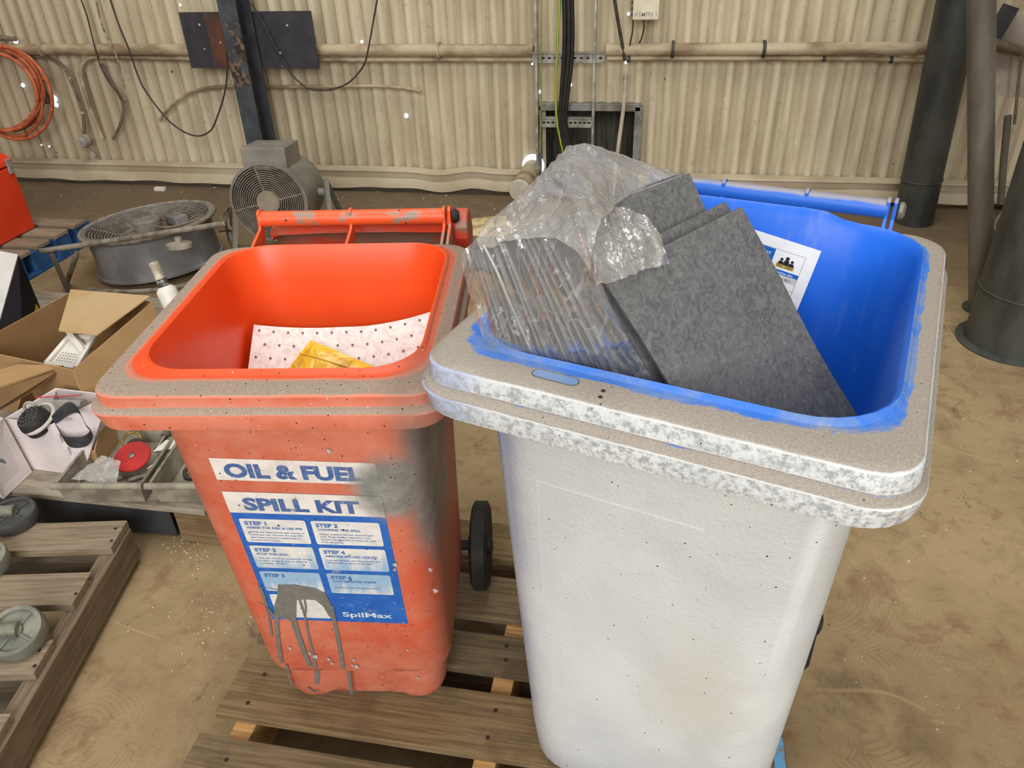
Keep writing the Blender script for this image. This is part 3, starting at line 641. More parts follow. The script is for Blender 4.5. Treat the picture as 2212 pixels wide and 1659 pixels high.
for k in range(5):
    r_ = root('absorbent_pad', (GC.x, GC.y, DECK), GY, lab[k], 'absorbent pad', 'loose charcoal pads in the grey bin')
    off = -nface*(.0085*k) + (Vector((0, 0, 0)), (gp(1565, 432, 1.064)-TR+nface*.004)*.85, Vector((.0, .0, -.012)), Vector((.002, .0, -.02)), Vector((.0, .0, -.03)))[k]
    tilt = (0, .0, 0, -.01, .01)[k]
    def f(u, v, off=off, k=k, tilt=tilt):
        s_ = v*.47; p = TL+(TR-TL)*u+off
        L_ = .345 if k == 0 else .33
        if s_ < L_: p = p+DN*s_
        else:   # curls over at the bottom towards the far side of the bin
            e = s_-L_; a_ = min(1.15, e*9); p = p+DN*L_+DN*(e*math.cos(a_*.8))+Vector((.35, -.1, .55)).normalized()*(e*math.sin(a_)*.45)
        p = p+nface*(.004*math.sin(u*4+v*3+k)+.0025*math.sin(v*9+k))+Vector((0, 0, tilt*(u-.3)*(1-v)))
        p.x = min(p.x, .218-.0087*k)
        p.z = max(p.z, .10)
        return p
    b = MB(); sheet(b, f, 14, 22, .0042); b.build('felt_sheet', [FELT, FEDGE], r_, smooth=60)
# wrapped bundle: a stack of pads leaning left, in clear film
bu = root('wrapped_pad_bundle', (GC.x, GC.y, DECK), GY, 'stack of charcoal pads wrapped in crumpled clear plastic film', 'pad bundle')
ang = math.radians(27); U = Vector((math.cos(ang), .0, math.sin(ang))); W_ = Vector((-math.sin(ang), 0, math.cos(ang))); c0 = Vector((-.268, -.214, 1.046))
rs = random.Random(5); npad = 29; yaw_ = Vector((.36, .93, 0)).normalized()
for k in range(npad):
    d = c0+U*(.0044*k)+Vector((0, rs.uniform(-.003, .003)-.0004*k, 0))+W_*rs.uniform(-.004, .004); hgt = .34; dep = .27
    ak = math.radians(15+15*k/npad); W_k = Vector((-math.sin(ak), 0, math.cos(ak))); b = MB(); a0, a1 = d, d+U*.0036
    lo_ = [a0-W_k*hgt, a1-W_k*hgt, a1-W_k*hgt+yaw_*dep, a0-W_k*hgt+yaw_*dep]; hi_ = [a0, a1, a1+yaw_*dep, a0+yaw_*dep]
    b.hexa(lo_, hi_); b.build('absorbent_pad', FELT if k == npad-1 else (FEDGE, FEDG2)[k % 2], bu)
# clear film
def film_mat(name, dens, tint):
    t = NT(name); nt = t.t
    n1 = t.noise(9, 3, .5, dist=1.8, co=t.mapv((1, 1, .55), rot=(0, .5, 0))); cre = t.m('ABSOLUTE', t.m('SUBTRACT', n1, .5)); n2 = t.noise(30, 2, .5, dist=1.0, co=t.mapv((1, 1, .35), rot=(0, .5, 0))); cr2 = t.m('ABSOLUTE', t.m('SUBTRACT', n2, .5))
    hgt = t.m('ADD', t.m('MULTIPLY', t.ss(cre, 0, .05), 1.0), t.m('MULTIPLY', t.ss(cr2, 0, .08), .45))
    t.bump(hgt, .22, .004); t.done(tint, .16, spec=.5)
    tr = t.n('ShaderNodeBsdfTransparent', {0: (.97, .97, .965, 1)}); lw = t.n('ShaderNodeLayerWeight', {0: .40}).outputs['Facing']
    f = t.m('ADD', t.m('MULTIPLY', lw, .35), t.m('ADD', dens, t.m('ADD', t.m('MULTIPLY', t.ss(cre, .012, 0), .16), t.m('MULTIPLY', t.ss(cr2, .02, 0), .08))), clamp=True)
    ms = t.n('ShaderNodeMixShader', {0: f}); nt.links.new(tr.outputs[0], ms.inputs[1]); nt.links.new(t.b.outputs[0], ms.inputs[2])
    gl = t.n('ShaderNodeBsdfGlossy', {'Roughness': .08}); nt.links.new(t.b.inputs['Normal'].links[0].from_socket, gl.inputs['Normal'])
    fr = t.n('ShaderNodeFresnel', {'IOR': 1.5}); nt.links.new(t.b.inputs['Normal'].links[0].from_socket, fr.inputs['Normal']); m2 = t.n('ShaderNodeMixShader', {0: t.m('MULTIPLY', fr.outputs[0], .42)}); nt.links.new(ms.outputs[0], m2.inputs[1]); nt.links.new(gl.outputs[0], m2.inputs[2]); nt.links.new(m2.outputs[0], t.out.inputs[0])
    return t.mat
FILM = film_mat('clear_film', .10, (.66, .65, .63)); FILM2 = film_mat('milky_crumpled_film', .36, (.60, .585, .55)); FILM3 = film_mat('hazy_film', .24, (.58, .57, .54))
def film(name, rows, mat, amp=.004, seed=0, fold=(.45, 0, -.9), k=12):
    """smooth surface through a grid of control points, creased into long folds"""
    R_ = [smooth_path(r, k) for r in rows]; m_ = len(R_[0]); cols = [smooth_path([R_[j][i] for j in range(len(R_))], k) for i in range(m_)]
    nv_ = len(cols[0]); vs = []; fd = Vector(fold).normalized(); vw = Vector((.15, -.75, .62)).normalized(); sdv = fd.cross(vw).normalized(); sd_ = Vector((seed*3.1, seed, 0))
    for j in range(nv_):
        for i in range(m_):
            p = cols[i][j].copy(); a_, c_, e_ = p.dot(fd), p.dot(sdv), p.dot(vw)
            wv = noise.noise(p*11+sd_)*.5
            r1 = 1-2.4*abs(noise.noise(Vector((c_*46+wv*4, a_*9, e_*9))+sd_)); r2 = 1-2.4*abs(noise.noise(Vector((c_*95, a_*22+wv*3, e_*20))+sd_+Vector((7, 0, 0)))); r3 = 1-2.4*abs(noise.noise(p*38+sd_))
            h = max(0, r1)**2*1.2+max(0, r2)**2*.55+max(0, r3)**2*.45
            p += vw*(amp*(h+noise.noise(p*16+sd_)*.9))+sdv*(amp*.5*noise.noise(p*30+sd_))
            vs.append(p)
    b = MB(); b.add(vs, [(j*m_+i, j*m_+i+1, (j+1)*m_+i+1, (j+1)*m_+i) for j in range(nv_-1) for i in range(m_-1)])
    return b.build(name, mat, bu, smooth=28)
V3 = lambda *a: Vector(a)
# front sheet over the pad edges, from the left rim to the dark loose pads
film('plastic_film', [
    [gp(998, 548, 1.05), gp(1040, 510, 1.075), gp(1110, 480, 1.095), gp(1190, 470, 1.11), gp(1245, 490, 1.115), gp(1285, 560, 1.085)],
    [gp(1003, 585, 1.035), gp(1060, 580, 1.05), gp(1120, 570, 1.06), gp(1190, 570, 1.07), gp(1260, 590, 1.065), gp(1310, 640, 1.05)],
    [gp(1020, 650, .995), gp(1080, 660, 1.00), gp(1140, 660, 1.01), gp(1210, 670, 1.015), gp(1290, 690, 1.01), gp(1350, 720, .995)],
    [gp(1042, 725, .955), gp(1100, 740, .96), gp(1170, 745, .965), gp(1240, 755, .965), gp(1325, 775, .955), gp(1400, 800, .94)],
    [gp(1085, 800, .90), gp(1150, 820, .895), gp(1220, 835, .895), gp(1290, 850, .89), gp(1370, 870, .885), gp(1450, 880, .885)]], FILM, amp=.0035, seed=1)
# hood of film rising to a peak and falling towards the back right
film('plastic_film', [
    [gp(1045, 545, 1.07), gp(1110, 520, 1.09), gp(1180, 515, 1.10), gp(1240, 540, 1.105), gp(1275, 590, 1.08)],
    [gp(1035, 508, 1.07), gp(1100, 470, 1.098), gp(1185, 455, 1.115), gp(1248, 478, 1.125), gp(1285, 520, 1.115)],
    [gp(1075, 475, 1.07), gp(1130, 425, 1.11), gp(1205, 400, 1.13), gp(1262, 425, 1.135), gp(1310, 470, 1.115)],
    [gp(1112, 450, 1.06), gp(1165, 385, 1.10), gp(1225, 345, 1.135), gp(1285, 385, 1.13), gp(1350, 430, 1.10)],
    [gp(1160, 430, 1.04), gp(1200, 370, 1.09), gp(1247, 317, 1.13), gp(1330, 345, 1.115), gp(1420, 400, 1.09)],
    [gp(1230, 430, 1.03), gp(1275, 385, 1.06), gp(1335, 342, 1.09), gp(1405, 360, 1.085), gp(1470, 390, 1.075)],
    [gp(1320, 460, 1.00), gp(1380, 430, 1.02), gp(1440, 395, 1.045), gp(1482, 388, 1.06), gp(1498, 470, 1.03)]], FILM3, amp=.0065, seed=4)
# ruffled torn edge between the bundle and the loose pads
film('ruffled_film', [
    [gp(1262, 470, 1.11), gp(1305, 448, 1.105), gp(1350, 452, 1.095), gp(1395, 470, 1.085), gp(1425, 505, 1.075)],
    [gp(1270, 510, 1.10), gp(1312, 495, 1.095), gp(1355, 498, 1.088), gp(1400, 510, 1.08), gp(1432, 525, 1.07)],
    [gp(1278, 560, 1.085), gp(1320, 545, 1.08), gp(1362, 540, 1.078), gp(1402, 540, 1.072), gp(1436, 545, 1.065)],
    [gp(1292, 625, 1.055), gp(1332, 608, 1.052), gp(1372, 595, 1.052), gp(1412, 580, 1.052), gp(1445, 570, 1.05)]], FILM2, amp=.010, seed=9)
# heat-sealed seam running down the front
b = MB(); b.tube(smooth_path([gp(1045, 530, 1.085), gp(1075, 590, 1.065), gp(1100, 650, 1.03), gp(1128, 715, .985), gp(1146, 755, .955), gp(1160, 790, .92)], 10), .0015, 6); b.build('seam', FILM2, bu, smooth=60)
# laminated order form on the inside back wall
t = NT('paper_white'); PAPER = t.done(t.mix(t.ss(t.noise(20, 3), .4, .7), C(238, 240, 242), C(226, 228, 232)), .35)
PBLUE = gloss('print_blue', C(30, 104, 196)); PGREY = gloss('print_grey', C(204, 204, 200)); PINK = gloss('print_black', C(40, 42, 46)); PGOLD = gloss('print_gold', C(206, 176, 92)); PWH = gloss('print_white', C(240, 242, 244)); PLINE = gloss('print_line', C(150, 152, 156))
fo = root('order_form', (GC.x, GC.y, DECK), GY, 'laminated component list order form on the blue inside wall', 'document')
fa = math.radians(-10.3); fx = Vector((math.cos(fa), .10*math.sin(fa), math.sin(fa))); fz = Vector((-math.sin(fa), .10*math.cos(fa), math.cos(fa))); fo0 = Vector((.108, .3035, .907)); fn = Vector((0, -1, .10)).normalized()
def fp(x, z, l=0): return fo0+fx*x+fz*z+fn*l      # x<0 left of the top right corner, z<0 below it (metres)
def frect(x0, x1, z0, z1, l): b = MB(); b.add([fp(x0, z0, l), fp(x1, z0, l), fp(x1, z1, l), fp(x0, z1, l)], [(0, 1, 2, 3)]); return b
b = MB(); b.poly([fp(-.21, -.25), fp(0, -.25), fp(0, 0), fp(-.21, 0)], fn, .0006); pp = b.build('paper', PAPER, fo)
frect(-.197, -.070, -.060, -.020, .0010).build('header_band', PBLUE, pp); frect(-.070, -.019, -.060, -.0525, .0010).build('date_band', PBLUE, pp)
frect(-.197, -.019, -.071, -.060, .0010).build('grey_row', PGREY, pp); frect(-.197, -.019, -.142, -.135, .0010).build('footer_band', PBLUE, pp)
b = MB()
for z_ in (-.0195, -.0845, -.093, -.103, -.122): b.add([fp(-.197, z_, .001), fp(-.019, z_, .001), fp(-.019, z_+.0007, .001), fp(-.197, z_+.0007, .001)], [(0, 1, 2, 3)])
for x_, za, zb_ in ((-.0195, -.15, -.019), (-.098, -.10, -.084), (-.198, -.15, -.02), (-.07, -.071, -.060)): b.add([fp(x_, za, .001), fp(x_+.0007, za, .001), fp(x_+.0007, zb_, .001), fp(x_, zb_, .001)], [(0, 1, 2, 3)])
b.build('table_lines', PLINE, pp)
def ftext(body, x, z, h, mat, w=None, bold=.01, l=.0015):
    vs, fs = text_mesh(body, 1.0, bold); xs = [v.x for v in vs]; s_ = h/.72; sx = (w/(max(xs)-min(xs))) if w else s_; b = MB(); b.add([fp(x+v.x*sx, z+v.y*s_, l) for v in vs], fs); return b.build('lettering', mat, pp)
ftext('COMPONENT LIST', -.136, -.0325, .0052, PWH); ftext('ORDER FORM', -.136, -.0415, .0052, PWH); ftext('Revision date', -.058, -.0585, .0040, PWH); ftext('January 2011', -.058, -.0685, .0040, PINK); ftext('Bin Spill Kit', -.112, -.0685, .0040, PINK); ftext('I would like to place an order', -.122, -.0815, .0040, PINK)
b = MB()
for dx, h_, r_ in ((-.009, .0, .0026), (0, .0035, .0032), (.009, .0, .0026)):
    b.add([fp(-.046+dx+r_*math.cos(6.28*i/12), -.0335+h_+r_*math.sin(6.28*i/12), .0014) for i in range(12)], [tuple(range(12))])
    b.add([fp(-.046+dx-.005, -.0425, .0013), fp(-.046+dx+.005, -.0425, .0013), fp(-.046+dx+.0035, -.0365+h_, .0013), fp(-.046+dx-.0035, -.0365+h_, .0013)], [(0, 1, 2, 3)])
b.build('crowd_emblem', PINK, pp); frect(-.062, -.031, -.0485, -.0415, .0012).build('emblem_plate', PGOLD, pp); ftext('SPILL CREW', -.0605, -.0472, .0042, PINK, .028, .01, .0017)
CLR = film_mat('clear_acrylic_tab', .06, (.7, .75, .85)); b = MB(); b.poly([fp(-.06, -.185), fp(.022, -.185), fp(.022, -.146), fp(-.06, -.146)], fn, .0025); tb = b.build('acrylic_tab', CLR, fo)
CHR = simple('bright_screw_steel', C(210, 208, 200), None, 40, .25, .9); b = MB(); b.lathe([(.0052, 0), (.0048, .003), (.003, .0045)], fp(.007, -.160, .003), fn, 14); b.build('screw', CHR, fo, smooth=50)

# rim details and painted-over sticker on the grey bin
gw = [o for o in gb.children if o.name.startswith('body')][0]
p0_, p1_ = gp(1165, 806, .9455), gp(1235, 824, .9455); dv = (p1_-p0_).normalized(); sv = Vector((-dv.y, dv.x, 0)); rr_ = .0085; P = []
for i in range(13): a_ = math.pi*(.5+i/12); P.append(p0_+dv*math.cos(a_)*rr_+sv*math.sin(a_)*rr_)
for i in range(13): a_ = math.pi*(1.5+i/12); P.append(p1_+dv*math.cos(a_)*rr_+sv*math.sin(a_)*rr_)
b = MB(); b.tube(P, .0008, 5, True); b.build('slot_outline', simple('grimy_line', C(96, 96, 92)), gb)
b = MB(); b.add([p+Vector((0, 0, .0003)) for p in P], [tuple(range(len(P)))]); b.build('slot_inlay', simple('faded_blue_inlay', C(104, 138, 190), C(124, 146, 180), 20, .6), gb)
for q in ((1303, 845), (1297, 858)): b = MB(); b.lathe([(.0028, .0006), (.0024, .001)], gp(*q, .9452), (0, 0, 1), 10); b.build('drain_hole', BLACKP, gb)
def gyf(z): return -.240-(.018/.33)*(z-.12) if z < .45 else -.258-(.022/.422)*(z-.45)
b = MB(); b.tube([Vector((-.150, gyf(.52)-.0002, .52)), Vector((-.150, gyf(.64)-.0002, .64)), Vector((-.150, gyf(.755)-.0002, .755)), Vector((-.06, gyf(.755)-.0002, .755)), Vector((.08, gyf(.755)-.0002, .755))], .0008, 5); b.a = [.1]*len(b.v); b.build('painted_over_sticker_edge', GRX, gb)
# ------------------------------------------------------------------ services on the back wall
def pz(pts, zx, zy, sc, y):   # points of an enlarged view -> points at depth y
    return [Y(zx+a/sc, zy+b_/sc, y) for a, b_ in pts]
PIPEM = simple('dusty_cream_pipe', C(188, 172, 142), C(134, 114, 88), 9, .5, bump=.1, stretch=(.5, 1, 1)); CABK = simple('dark_cable', C(70, 62, 54), C(52, 46, 40), 20, .6); CABD = simple('dusty_cable', C(128, 114, 96), C(100, 88, 74), 20, .7)
def run(name, label, cat, path, r, mat, clips=(), clipm=None, n=10, sm=5):
    rt = root(name, (0, 0, 0), 0, label, cat); P = smooth_path(path, sm) if sm else path
    b = MB(); b.tube(P, r, n); b.build('run', mat, rt, smooth=50)
    for c in clips:
        i = int(c*(len(P)-1)); i = max(1, min(len(P)-2, i)); tdir = (P[i+1]-P[i-1]).normalized()
        b = MB(); b.tube([P[i]-tdir*.008, P[i]+tdir*.008], r*1.35, n); b.build('clip', clipm or mat, rt)
    return rt
run('rail_pipe', 'thick dusty pipe running along the left half of the wall', 'pipe', [Y(-60, 107, 4.60), Y(300, 107, 4.60), Y(700, 108, 4.60), Y(1152, 109, 4.60)], .033, PIPEM, (.2, .93), sm=2, n=16)
run('rail_pipe', 'thick dusty pipe along the right half of the wall, tied with wire', 'pipe', [Y(1310, 107, 4.60), Y(1650, 106, 4.60), Y(2060, 104, 4.60)], .033, PIPEM, (.3, .72), CABK, sm=2, n=16)
run('conduit', 'thin conduit below the thick pipe, left of the cable ladder', 'conduit', pz([(860, 488), (1250, 494), (1640, 502)], 0, 0, 3.95, 4.60)+[Y(700, 129, 4.60), Y(1150, 129, 4.60)], .0135, PIPEM, (.1,), sm=4)
run('conduit', 'thin conduit below the thick pipe, right of the cable ladder', 'conduit', [Y(1312, 126, 4.60), Y(1650, 126, 4.60), Y(1850, 127, 4.60), Y(2010, 132, 4.60)], .0135, PIPEM, (.1, .55, .85), CABK)
run('conduit', 'inverted U of conduit drooping on the wall beside the hose', 'conduit', pz([(872, 1178), (800, 1000), (732, 800), (692, 650), (700, 560), (750, 500), (840, 486)], 0, 0, 3.95, 4.61), .0115, PIPEM, (.55,))
run('conduit', 'conduit curling down from the clamp to an open end', 'conduit', pz([(860, 545), (915, 640), (990, 765), (1045, 870), (1050, 960), (1020, 1080), (962, 1185)], 0, 0, 3.95, 4.61), .010, CABD, (.05,))
rt = run('conduit', 'conduit bending down to a round grey junction box', 'conduit', pz([(120, 485), (370, 486), (450, 512), (545, 580), (605, 690), (665, 840), (708, 990), (718, 1140)], 0, 0, 3.95, 4.61), .010, CABD, (.55, .85), PIPEM)
GREYP = simple('grey_plastic_fitting', C(172, 166, 156), C(140, 134, 124), 20, .5)
jb = Y(720/3.95, 1212/3.95, 4.59); b = MB(); b.lathe([(.030, .03), (.032, 0), (.032, -.03), (.026, -.036)], jb, (0, 1, 0), 20); b.build('junction_box', GREYP, rt, smooth=40)
b = MB(); b.tube(smooth_path([jb+Vector((0, 0, -.03)), *pz([(765, 1290), (815, 1335)], 0, 0, 3.95, 4.60)], 5), .009, 8); b.build('tail_pipe', GREYP, rt, smooth=50)
run('cable', 'thin dark cable hanging left of the white cord', 'cable', pz([(685, -20), (740, 130), (790, 330), (830, 480), (870, 590), (930, 700), (1000, 790), (1050, 870)], 0, 0, 3.95, 4.56), .0042, CABK)
run('cord', 'frayed pale cord hanging between two dark cables', 'cord', pz([(815, -20), (860, 180), (910, 310), (990, 470), (1040, 640), (1070, 800), (1066, 880)], 0, 0, 3.95, 4.56), .0042, simple('frayed_cord', C(190, 176, 152), C(96, 80, 62), 60, .9))
run('cable', 'long dark cable looping low and up to the steel post', 'cable', pz([(935, -20), (1010, 200), (1100, 420), (1160, 600), (1220, 740), (1330, 900), (1450, 1040), (1580, 1130), (1700, 1160), (1800, 1110), (1860, 980), (1910, 820), (1938, 640), (1936, 430), (1940, 330)], 0, 0, 3.95, 4.42), .0048, CABK)
run('cable', 'dark cable drooping right of the steel post', 'cable', pz([(725, 30), (800, 150), (900, 350), (1000, 530), (1080, 650), (1190, 745), (1290, 770), (1420, 760), (1560, 700), (1680, 560), (1720, 420), (1760, 200), (1800, -20)], 360, 0, 3.95, 4.45), .0048, CABK)
run('bent_rod', 'bent cream rod lying across the wall behind the post', 'rod', pz([(1360, 1030), (1420, 950), (1540, 840), (1680, 770), (1850, 742), (2000, 735)], 0, 0, 3.95, 4.60)+pz([(860, 740), (1500, 738), (1800, 735), (2040, 755), (2170, 780)], 360, 0, 3.95, 4.60), .0095, PIPEM, (.02, .92))
run('pipe_stub', 'short pipe end at the upper left edge of the wall', 'pipe', [Y(-30, 80, 4.60), Y(34, 84, 4.58)], .014, CABD, (.9,), sm=2)
# orange hose coil with its tap
hr = root('hose', (0, 0, 0), 0, 'coiled orange hose hanging on the wall at the left edge', 'hose')
ORHO = simple('dusty_orange_hose', C(206, 112, 70), C(168, 84, 52), 24, .5)
for k, (cx, cy, rx, ry, tw) in enumerate(((2, 190, 92, 92, .1), (8, 196, 82, 98, .15), (-12, 192, 96, 90, .05), (20, 200, 92, 100, .12), (-4, 198, 84, 84, .1))):
    P = [Y(cx+rx*math.cos(a)-tw*ry*math.sin(a)*-1, cy+ry*math.sin(a)+tw*rx*math.cos(a), 4.55-.014*k) for a in [6.283*i/40 for i in range(40)]]
    b = MB(); b.tube(P, .0115, 9, True); b.build('coil', ORHO, hr, smooth=60)
b = MB(); b.tube([Y(52, 276, 4.49), Y(58, 296, 4.49), Y(58, 296, 4.6)], .003, 6); b.build('tie', CABK, hr)
tp = root('wall_tap', (0, 0, 0), 0, 'dark wall tap with yellow lever behind the orange hose', 'tap')
b = MB(); b.tube([Y(84, 165, 4.62), Y(92, 195, 4.60), Y(104, 222, 4.58)], [.016, .02, .026], 12); b.build('tap_body', CABK, tp, smooth=50)
b = MB(); b.box(Y(96, 169, 4.57), (.05, .01, .014)); b.build('lever', simple('yellow_lever', C(196, 164, 60)), tp, bevel=.002)
# steel post, plate
STL = simple('dark_blue_grey_steel', C(58, 60, 64), C(44, 45, 49), 10, .6, bump=.05); 
t = NT('scarred_steel'); p = t.xyz(); n1 = t.noise(10, 6, .7); c = t.mix(t.ss(t.noise(12, 4), .4, .6), C(70, 76, 80), C(58, 62, 66))
msk = t.m('MULTIPLY', t.m('MULTIPLY', t.ss(p[2], -.94, -.86), t.ss(p[2], -.54, -.62)), t.ss(n1, .46, .52)); c = t.mix(msk, c, t.mix(t.ss(t.noise(30, 5), .45, .55), C(120, 96, 78), C(46, 38, 34)))
SCAR = t.done(c, .6)
po = root('steel_post', (-2.35, 4.3, 0), 0, 'dark steel I-beam post with scarred paint before the wall', 'post')
for nm, c, d, m_ in (('front_flange', (0, .006, 1.6), (.105, .012, 3.2), SCAR), ('rear_flange', (0, .165, 1.6), (.105, .012, 3.2), STL), ('web', (0, .085, 1.6), (.010, .15, 3.2), STL)):
    b = MB(); b.box((0, 0, 0), d); b.build(nm, m_, po, bevel=.001, loc=c)
t = NT('rusty_patch_plate'); p = t.xyz(); c = t.mix(t.ss(t.noise(10, 4), .4, .6), C(58, 58, 64), C(50, 50, 56))
dx = t.m('ABSOLUTE', t.m('ADD', t.m('ADD', p[0], .155), t.m('MULTIPLY', t.m('SUBTRACT', t.noise(8, 3), .5), .06)))
c = t.mix(t.m('MULTIPLY', t.ss(dx, .10, .08), t.ss(p[2], .16, .12)), c, t.mix(t.ss(t.noise(9, 5), .4, .6), C(104, 64, 46), C(74, 54, 50)))
c = t.mix(t.specks(28, .2, .2), c, C(190, 186, 180)); PLT = t.done(c, .5)
b = MB(); b.box((0, 0, 0), (.80, .014, .30)); tag(b.build('steel_plate', PLT, None, bevel=.001, loc=(-2.36, 4.50, .908)), 'dark rectangular steel plate fixed behind the post', 'plate')
# cable ladder with cables
clr = root('cable_ladder', (0, 0, 0), 0, 'galvanised cable ladder carrying cables up the wall', 'cable ladder'); ZINC = simple('bright_galvanised', C(184, 182, 174), C(140, 136, 126), 16, .45, .4)
for (xa, xb_) in ((1162, 1158), (1290, 1276)):
    a_, c_ = Y(xa, -20, 4.58), Y(xb_, 430 if xa < 1200 else 400, 4.58); b = MB(); b.box((0, 0, 0), (.014, .05, 2.6)); b.build('side_rail', ZINC, clr, bevel=.001, loc=((a_.x+c_.x)/2, 4.59, 1.35))
SLOT = simple('slot_black', C(20, 18, 16))
for (py, x0, x1) in ((123, 1150, 1306), (262, 1168, 1278)):
    a_, c_ = Y(x0, py, 4.585), Y(x1, py, 4.585); b = MB(); z_ = a_.z; w_ = c_.x-a_.x; b.box((0, .006, 0), (w_, .012, .052)); b.box((0, -.012, .024), (w_, .03, .004)); b.box((0, -.012, -.024), (w_, .03, .004)); ro = b.build('rung', ZINC, clr, loc=((a_.x+c_.x)/2, 4.585, z_))
    for k in range(11):
        sb = MB(); sb.box((0, 0, 0), (.016, .003, .010)); sb.build('slot', SLOT, ro, bevel=.001, loc=(-w_/2+w_*(k+.7)/11.3, -.0012, -.006))
def vcable(nm, lab, px_, r, mat):
    P = [Y(a, b_, 4.54) for a, b_ in px_]; return run(nm, lab, 'cable', P, r, mat)
GYC = NT('green_yellow_wire'); zz = GYC.m('SINE', GYC.m('MULTIPLY', GYC.xyz()[0], 700)); GYM = GYC.done(GYC.mix(GYC.ss(zz, -.1, .1), C(206, 186, 40), C(86, 140, 60)), .5)
vcable('earth_cable', 'thick green and yellow earth cable beside the black cables', [(1210, -20), (1206, 60), (1203, 120), (1200, 180), (1202, 250), (1210, 300), (1222, 350), (1230, 400)], .007, GYM)
vcable('earth_cable', 'thin green earth wire along the left ladder rail', [(1170, -20), (1170, 60), (1168, 130), (1169, 200), (1168, 260), (1166, 330)], .0035, simple('green_wire', C(98, 142, 62), C(150, 150, 60), 5))
for k, (dx, r_) in enumerate(((-6, .012), (3, .014), (11, .011))):
    vcable('power_cable', ('black power cable nearest the yellow earth cable', 'thick black power cable in the middle of the cable ladder', 'black power cable nearest the right ladder rail')[k], [(1224+dx, -20), (1226+dx, 60), (1224+dx, 130), (1218+dx*.8, 200), (1214+dx*.7, 260), (1222+dx*.7, 310), (1236+dx, 360), (1244+dx, 410)], r_, simple('black_cable_%d' % k, C(40, 36, 34), C(28, 26, 25), 20, .5))
# electrical box and its leads
eb = root('control_box', (0, 0, 0), 0, 'cream control box at the top edge of the wall', 'electrical box'); CRM = simple('cream_plastic', C(222, 214, 190), C(206, 198, 172), 12, .45)
a_, c_ = Y(1366, 44, 4.50), Y(1423, 42, 4.50); w_ = c_.x-a_.x; b = MB(); b.box((0, 0, 0), (w_, .10, .26)); bx = b.build('case', CRM, eb, bevel=.006, loc=((a_.x+c_.x)/2, 4.55, a_.z+.13))
b = MB(); vs, fs = text_mesh('A5MPN 1', .030, .01); b.add([(v.x, 0, v.y) for v in vs], fs); b.build('lettering', simple('faint_grey_print', C(170, 166, 152)), bx, loc=(-w_/2+.008, -.0512, -.112))
for k in range(9):
    b = MB(); b.box((0, 0, 0), (.01, .08, .009)); b.build('cooling_fin', simple('dark_fin', C(90, 84, 70)) if k == 0 else bpy.data.materials['dark_fin'], bx, loc=(-w_/2-.005, 0, -.11+.028*k))
run('lead', 'left lead dropping from the cream control box', 'cable', [Y(1368, 40, 4.55), Y(1366, 70, 4.56), Y(1360, 100, 4.58), Y(1355, 135, 4.6)], .004, CABK); run('lead', 'right lead dropping from the cream control box', 'cable', [Y(1390, 40, 4.55), Y(1391, 60, 4.56), Y(1385, 85, 4.58), Y(1376, 100, 4.62)], .004, CABK)
run('lead', 'black lead running down left of the cream control box', 'cable', [Y(1326, -10, 4.56), Y(1334, 40, 4.56), Y(1342, 85, 4.57), Y(1350, 130, 4.58)], .009, CABK)
run('conduit', 'pale straight conduit leaning over the dark wall opening', 'conduit', [Y(1352, 158, 4.56), Y(1347, 230, 4.55), Y(1332, 345, 4.54), Y(1325, 420, 4.54)], .0115, simple('pale_conduit', C(196, 186, 166), C(168, 158, 140), 10, .5), (.02,), ZINC)
ps = root('capped_pipe', (0, 0, 0), 0, 'short pipe with pale flat cap sticking out at the floor', 'pipe'); fc = Y(1122, 412, 4.28); bk = Vector((fc.x+.02, 4.66, fc.z+.015)); ax = (bk-fc).normalized()
b = MB(); b.tube([fc, bk], .058, 28); b.build('barrel', PIPEM, ps, smooth=50); b = MB(); b.lathe([(.0, -.006), (.058, -.006), (.063, 0), (.063, .012)], fc, ax, 28, cap0=False, cap1=False); b.build('cap', simple('pale_cap', C(200, 194, 182), C(184, 176, 164), 12, .6), ps, smooth=40)
b = MB(); b.lathe([(.068, 0), (.068, .004)], Vector((bk.x+.004, 4.642, bk.z+.022)), (0, 1, 0), 24); b.build('daylight_gap', DAYL, ps)
# gear behind the right-hand columns
rp = root('panel', (0, 0, 0), 0, 'dirty pale panel hanging behind the slanted pipe', 'panel'); PAN = simple('dirty_pale_panel', C(186, 176, 164), C(140, 128, 114), 5, .7)
b = MB(); a_ = Y(2130, 206, 4.0); c_ = Y(2290, 218, 4.0); e_ = Y(2165, 30, 4.0); g_ = Y(2300, 30, 4.0); b.poly([a_, c_, g_, e_], (0, 1, 0), .02); b.build('sheet', PAN, rp); b = MB(); b.box(Y(2160, 55, 3.98), (.05, .06, .16), Matrix.Rotation(.3, 3, 'Y')); b.build('dark_bracket', STL, rp)
run('cross_pipe', 'brown pipe crossing in front of the pale panel', 'pipe', [Y(2135, 90, 3.95), Y(2280, 132, 3.95)], .022, simple('brown_pipe', C(118, 104, 88), C(88, 76, 62), 10, .6), sm=2)
run('thin_rod', 'thin rod hanging below the brown pipe at right edge', 'rod', [Y(2207, 120, 3.93), Y(2198, 200, 3.93), Y(2191, 268, 3.93)], .007, CABD); run('down_pipe', 'dusty upright pipe standing on the right base flashing', 'pipe', [Y(2178, 250, 4.35), Y(2168, 350, 4.35), Y(2162, 440, 4.35)], .018, GRP)
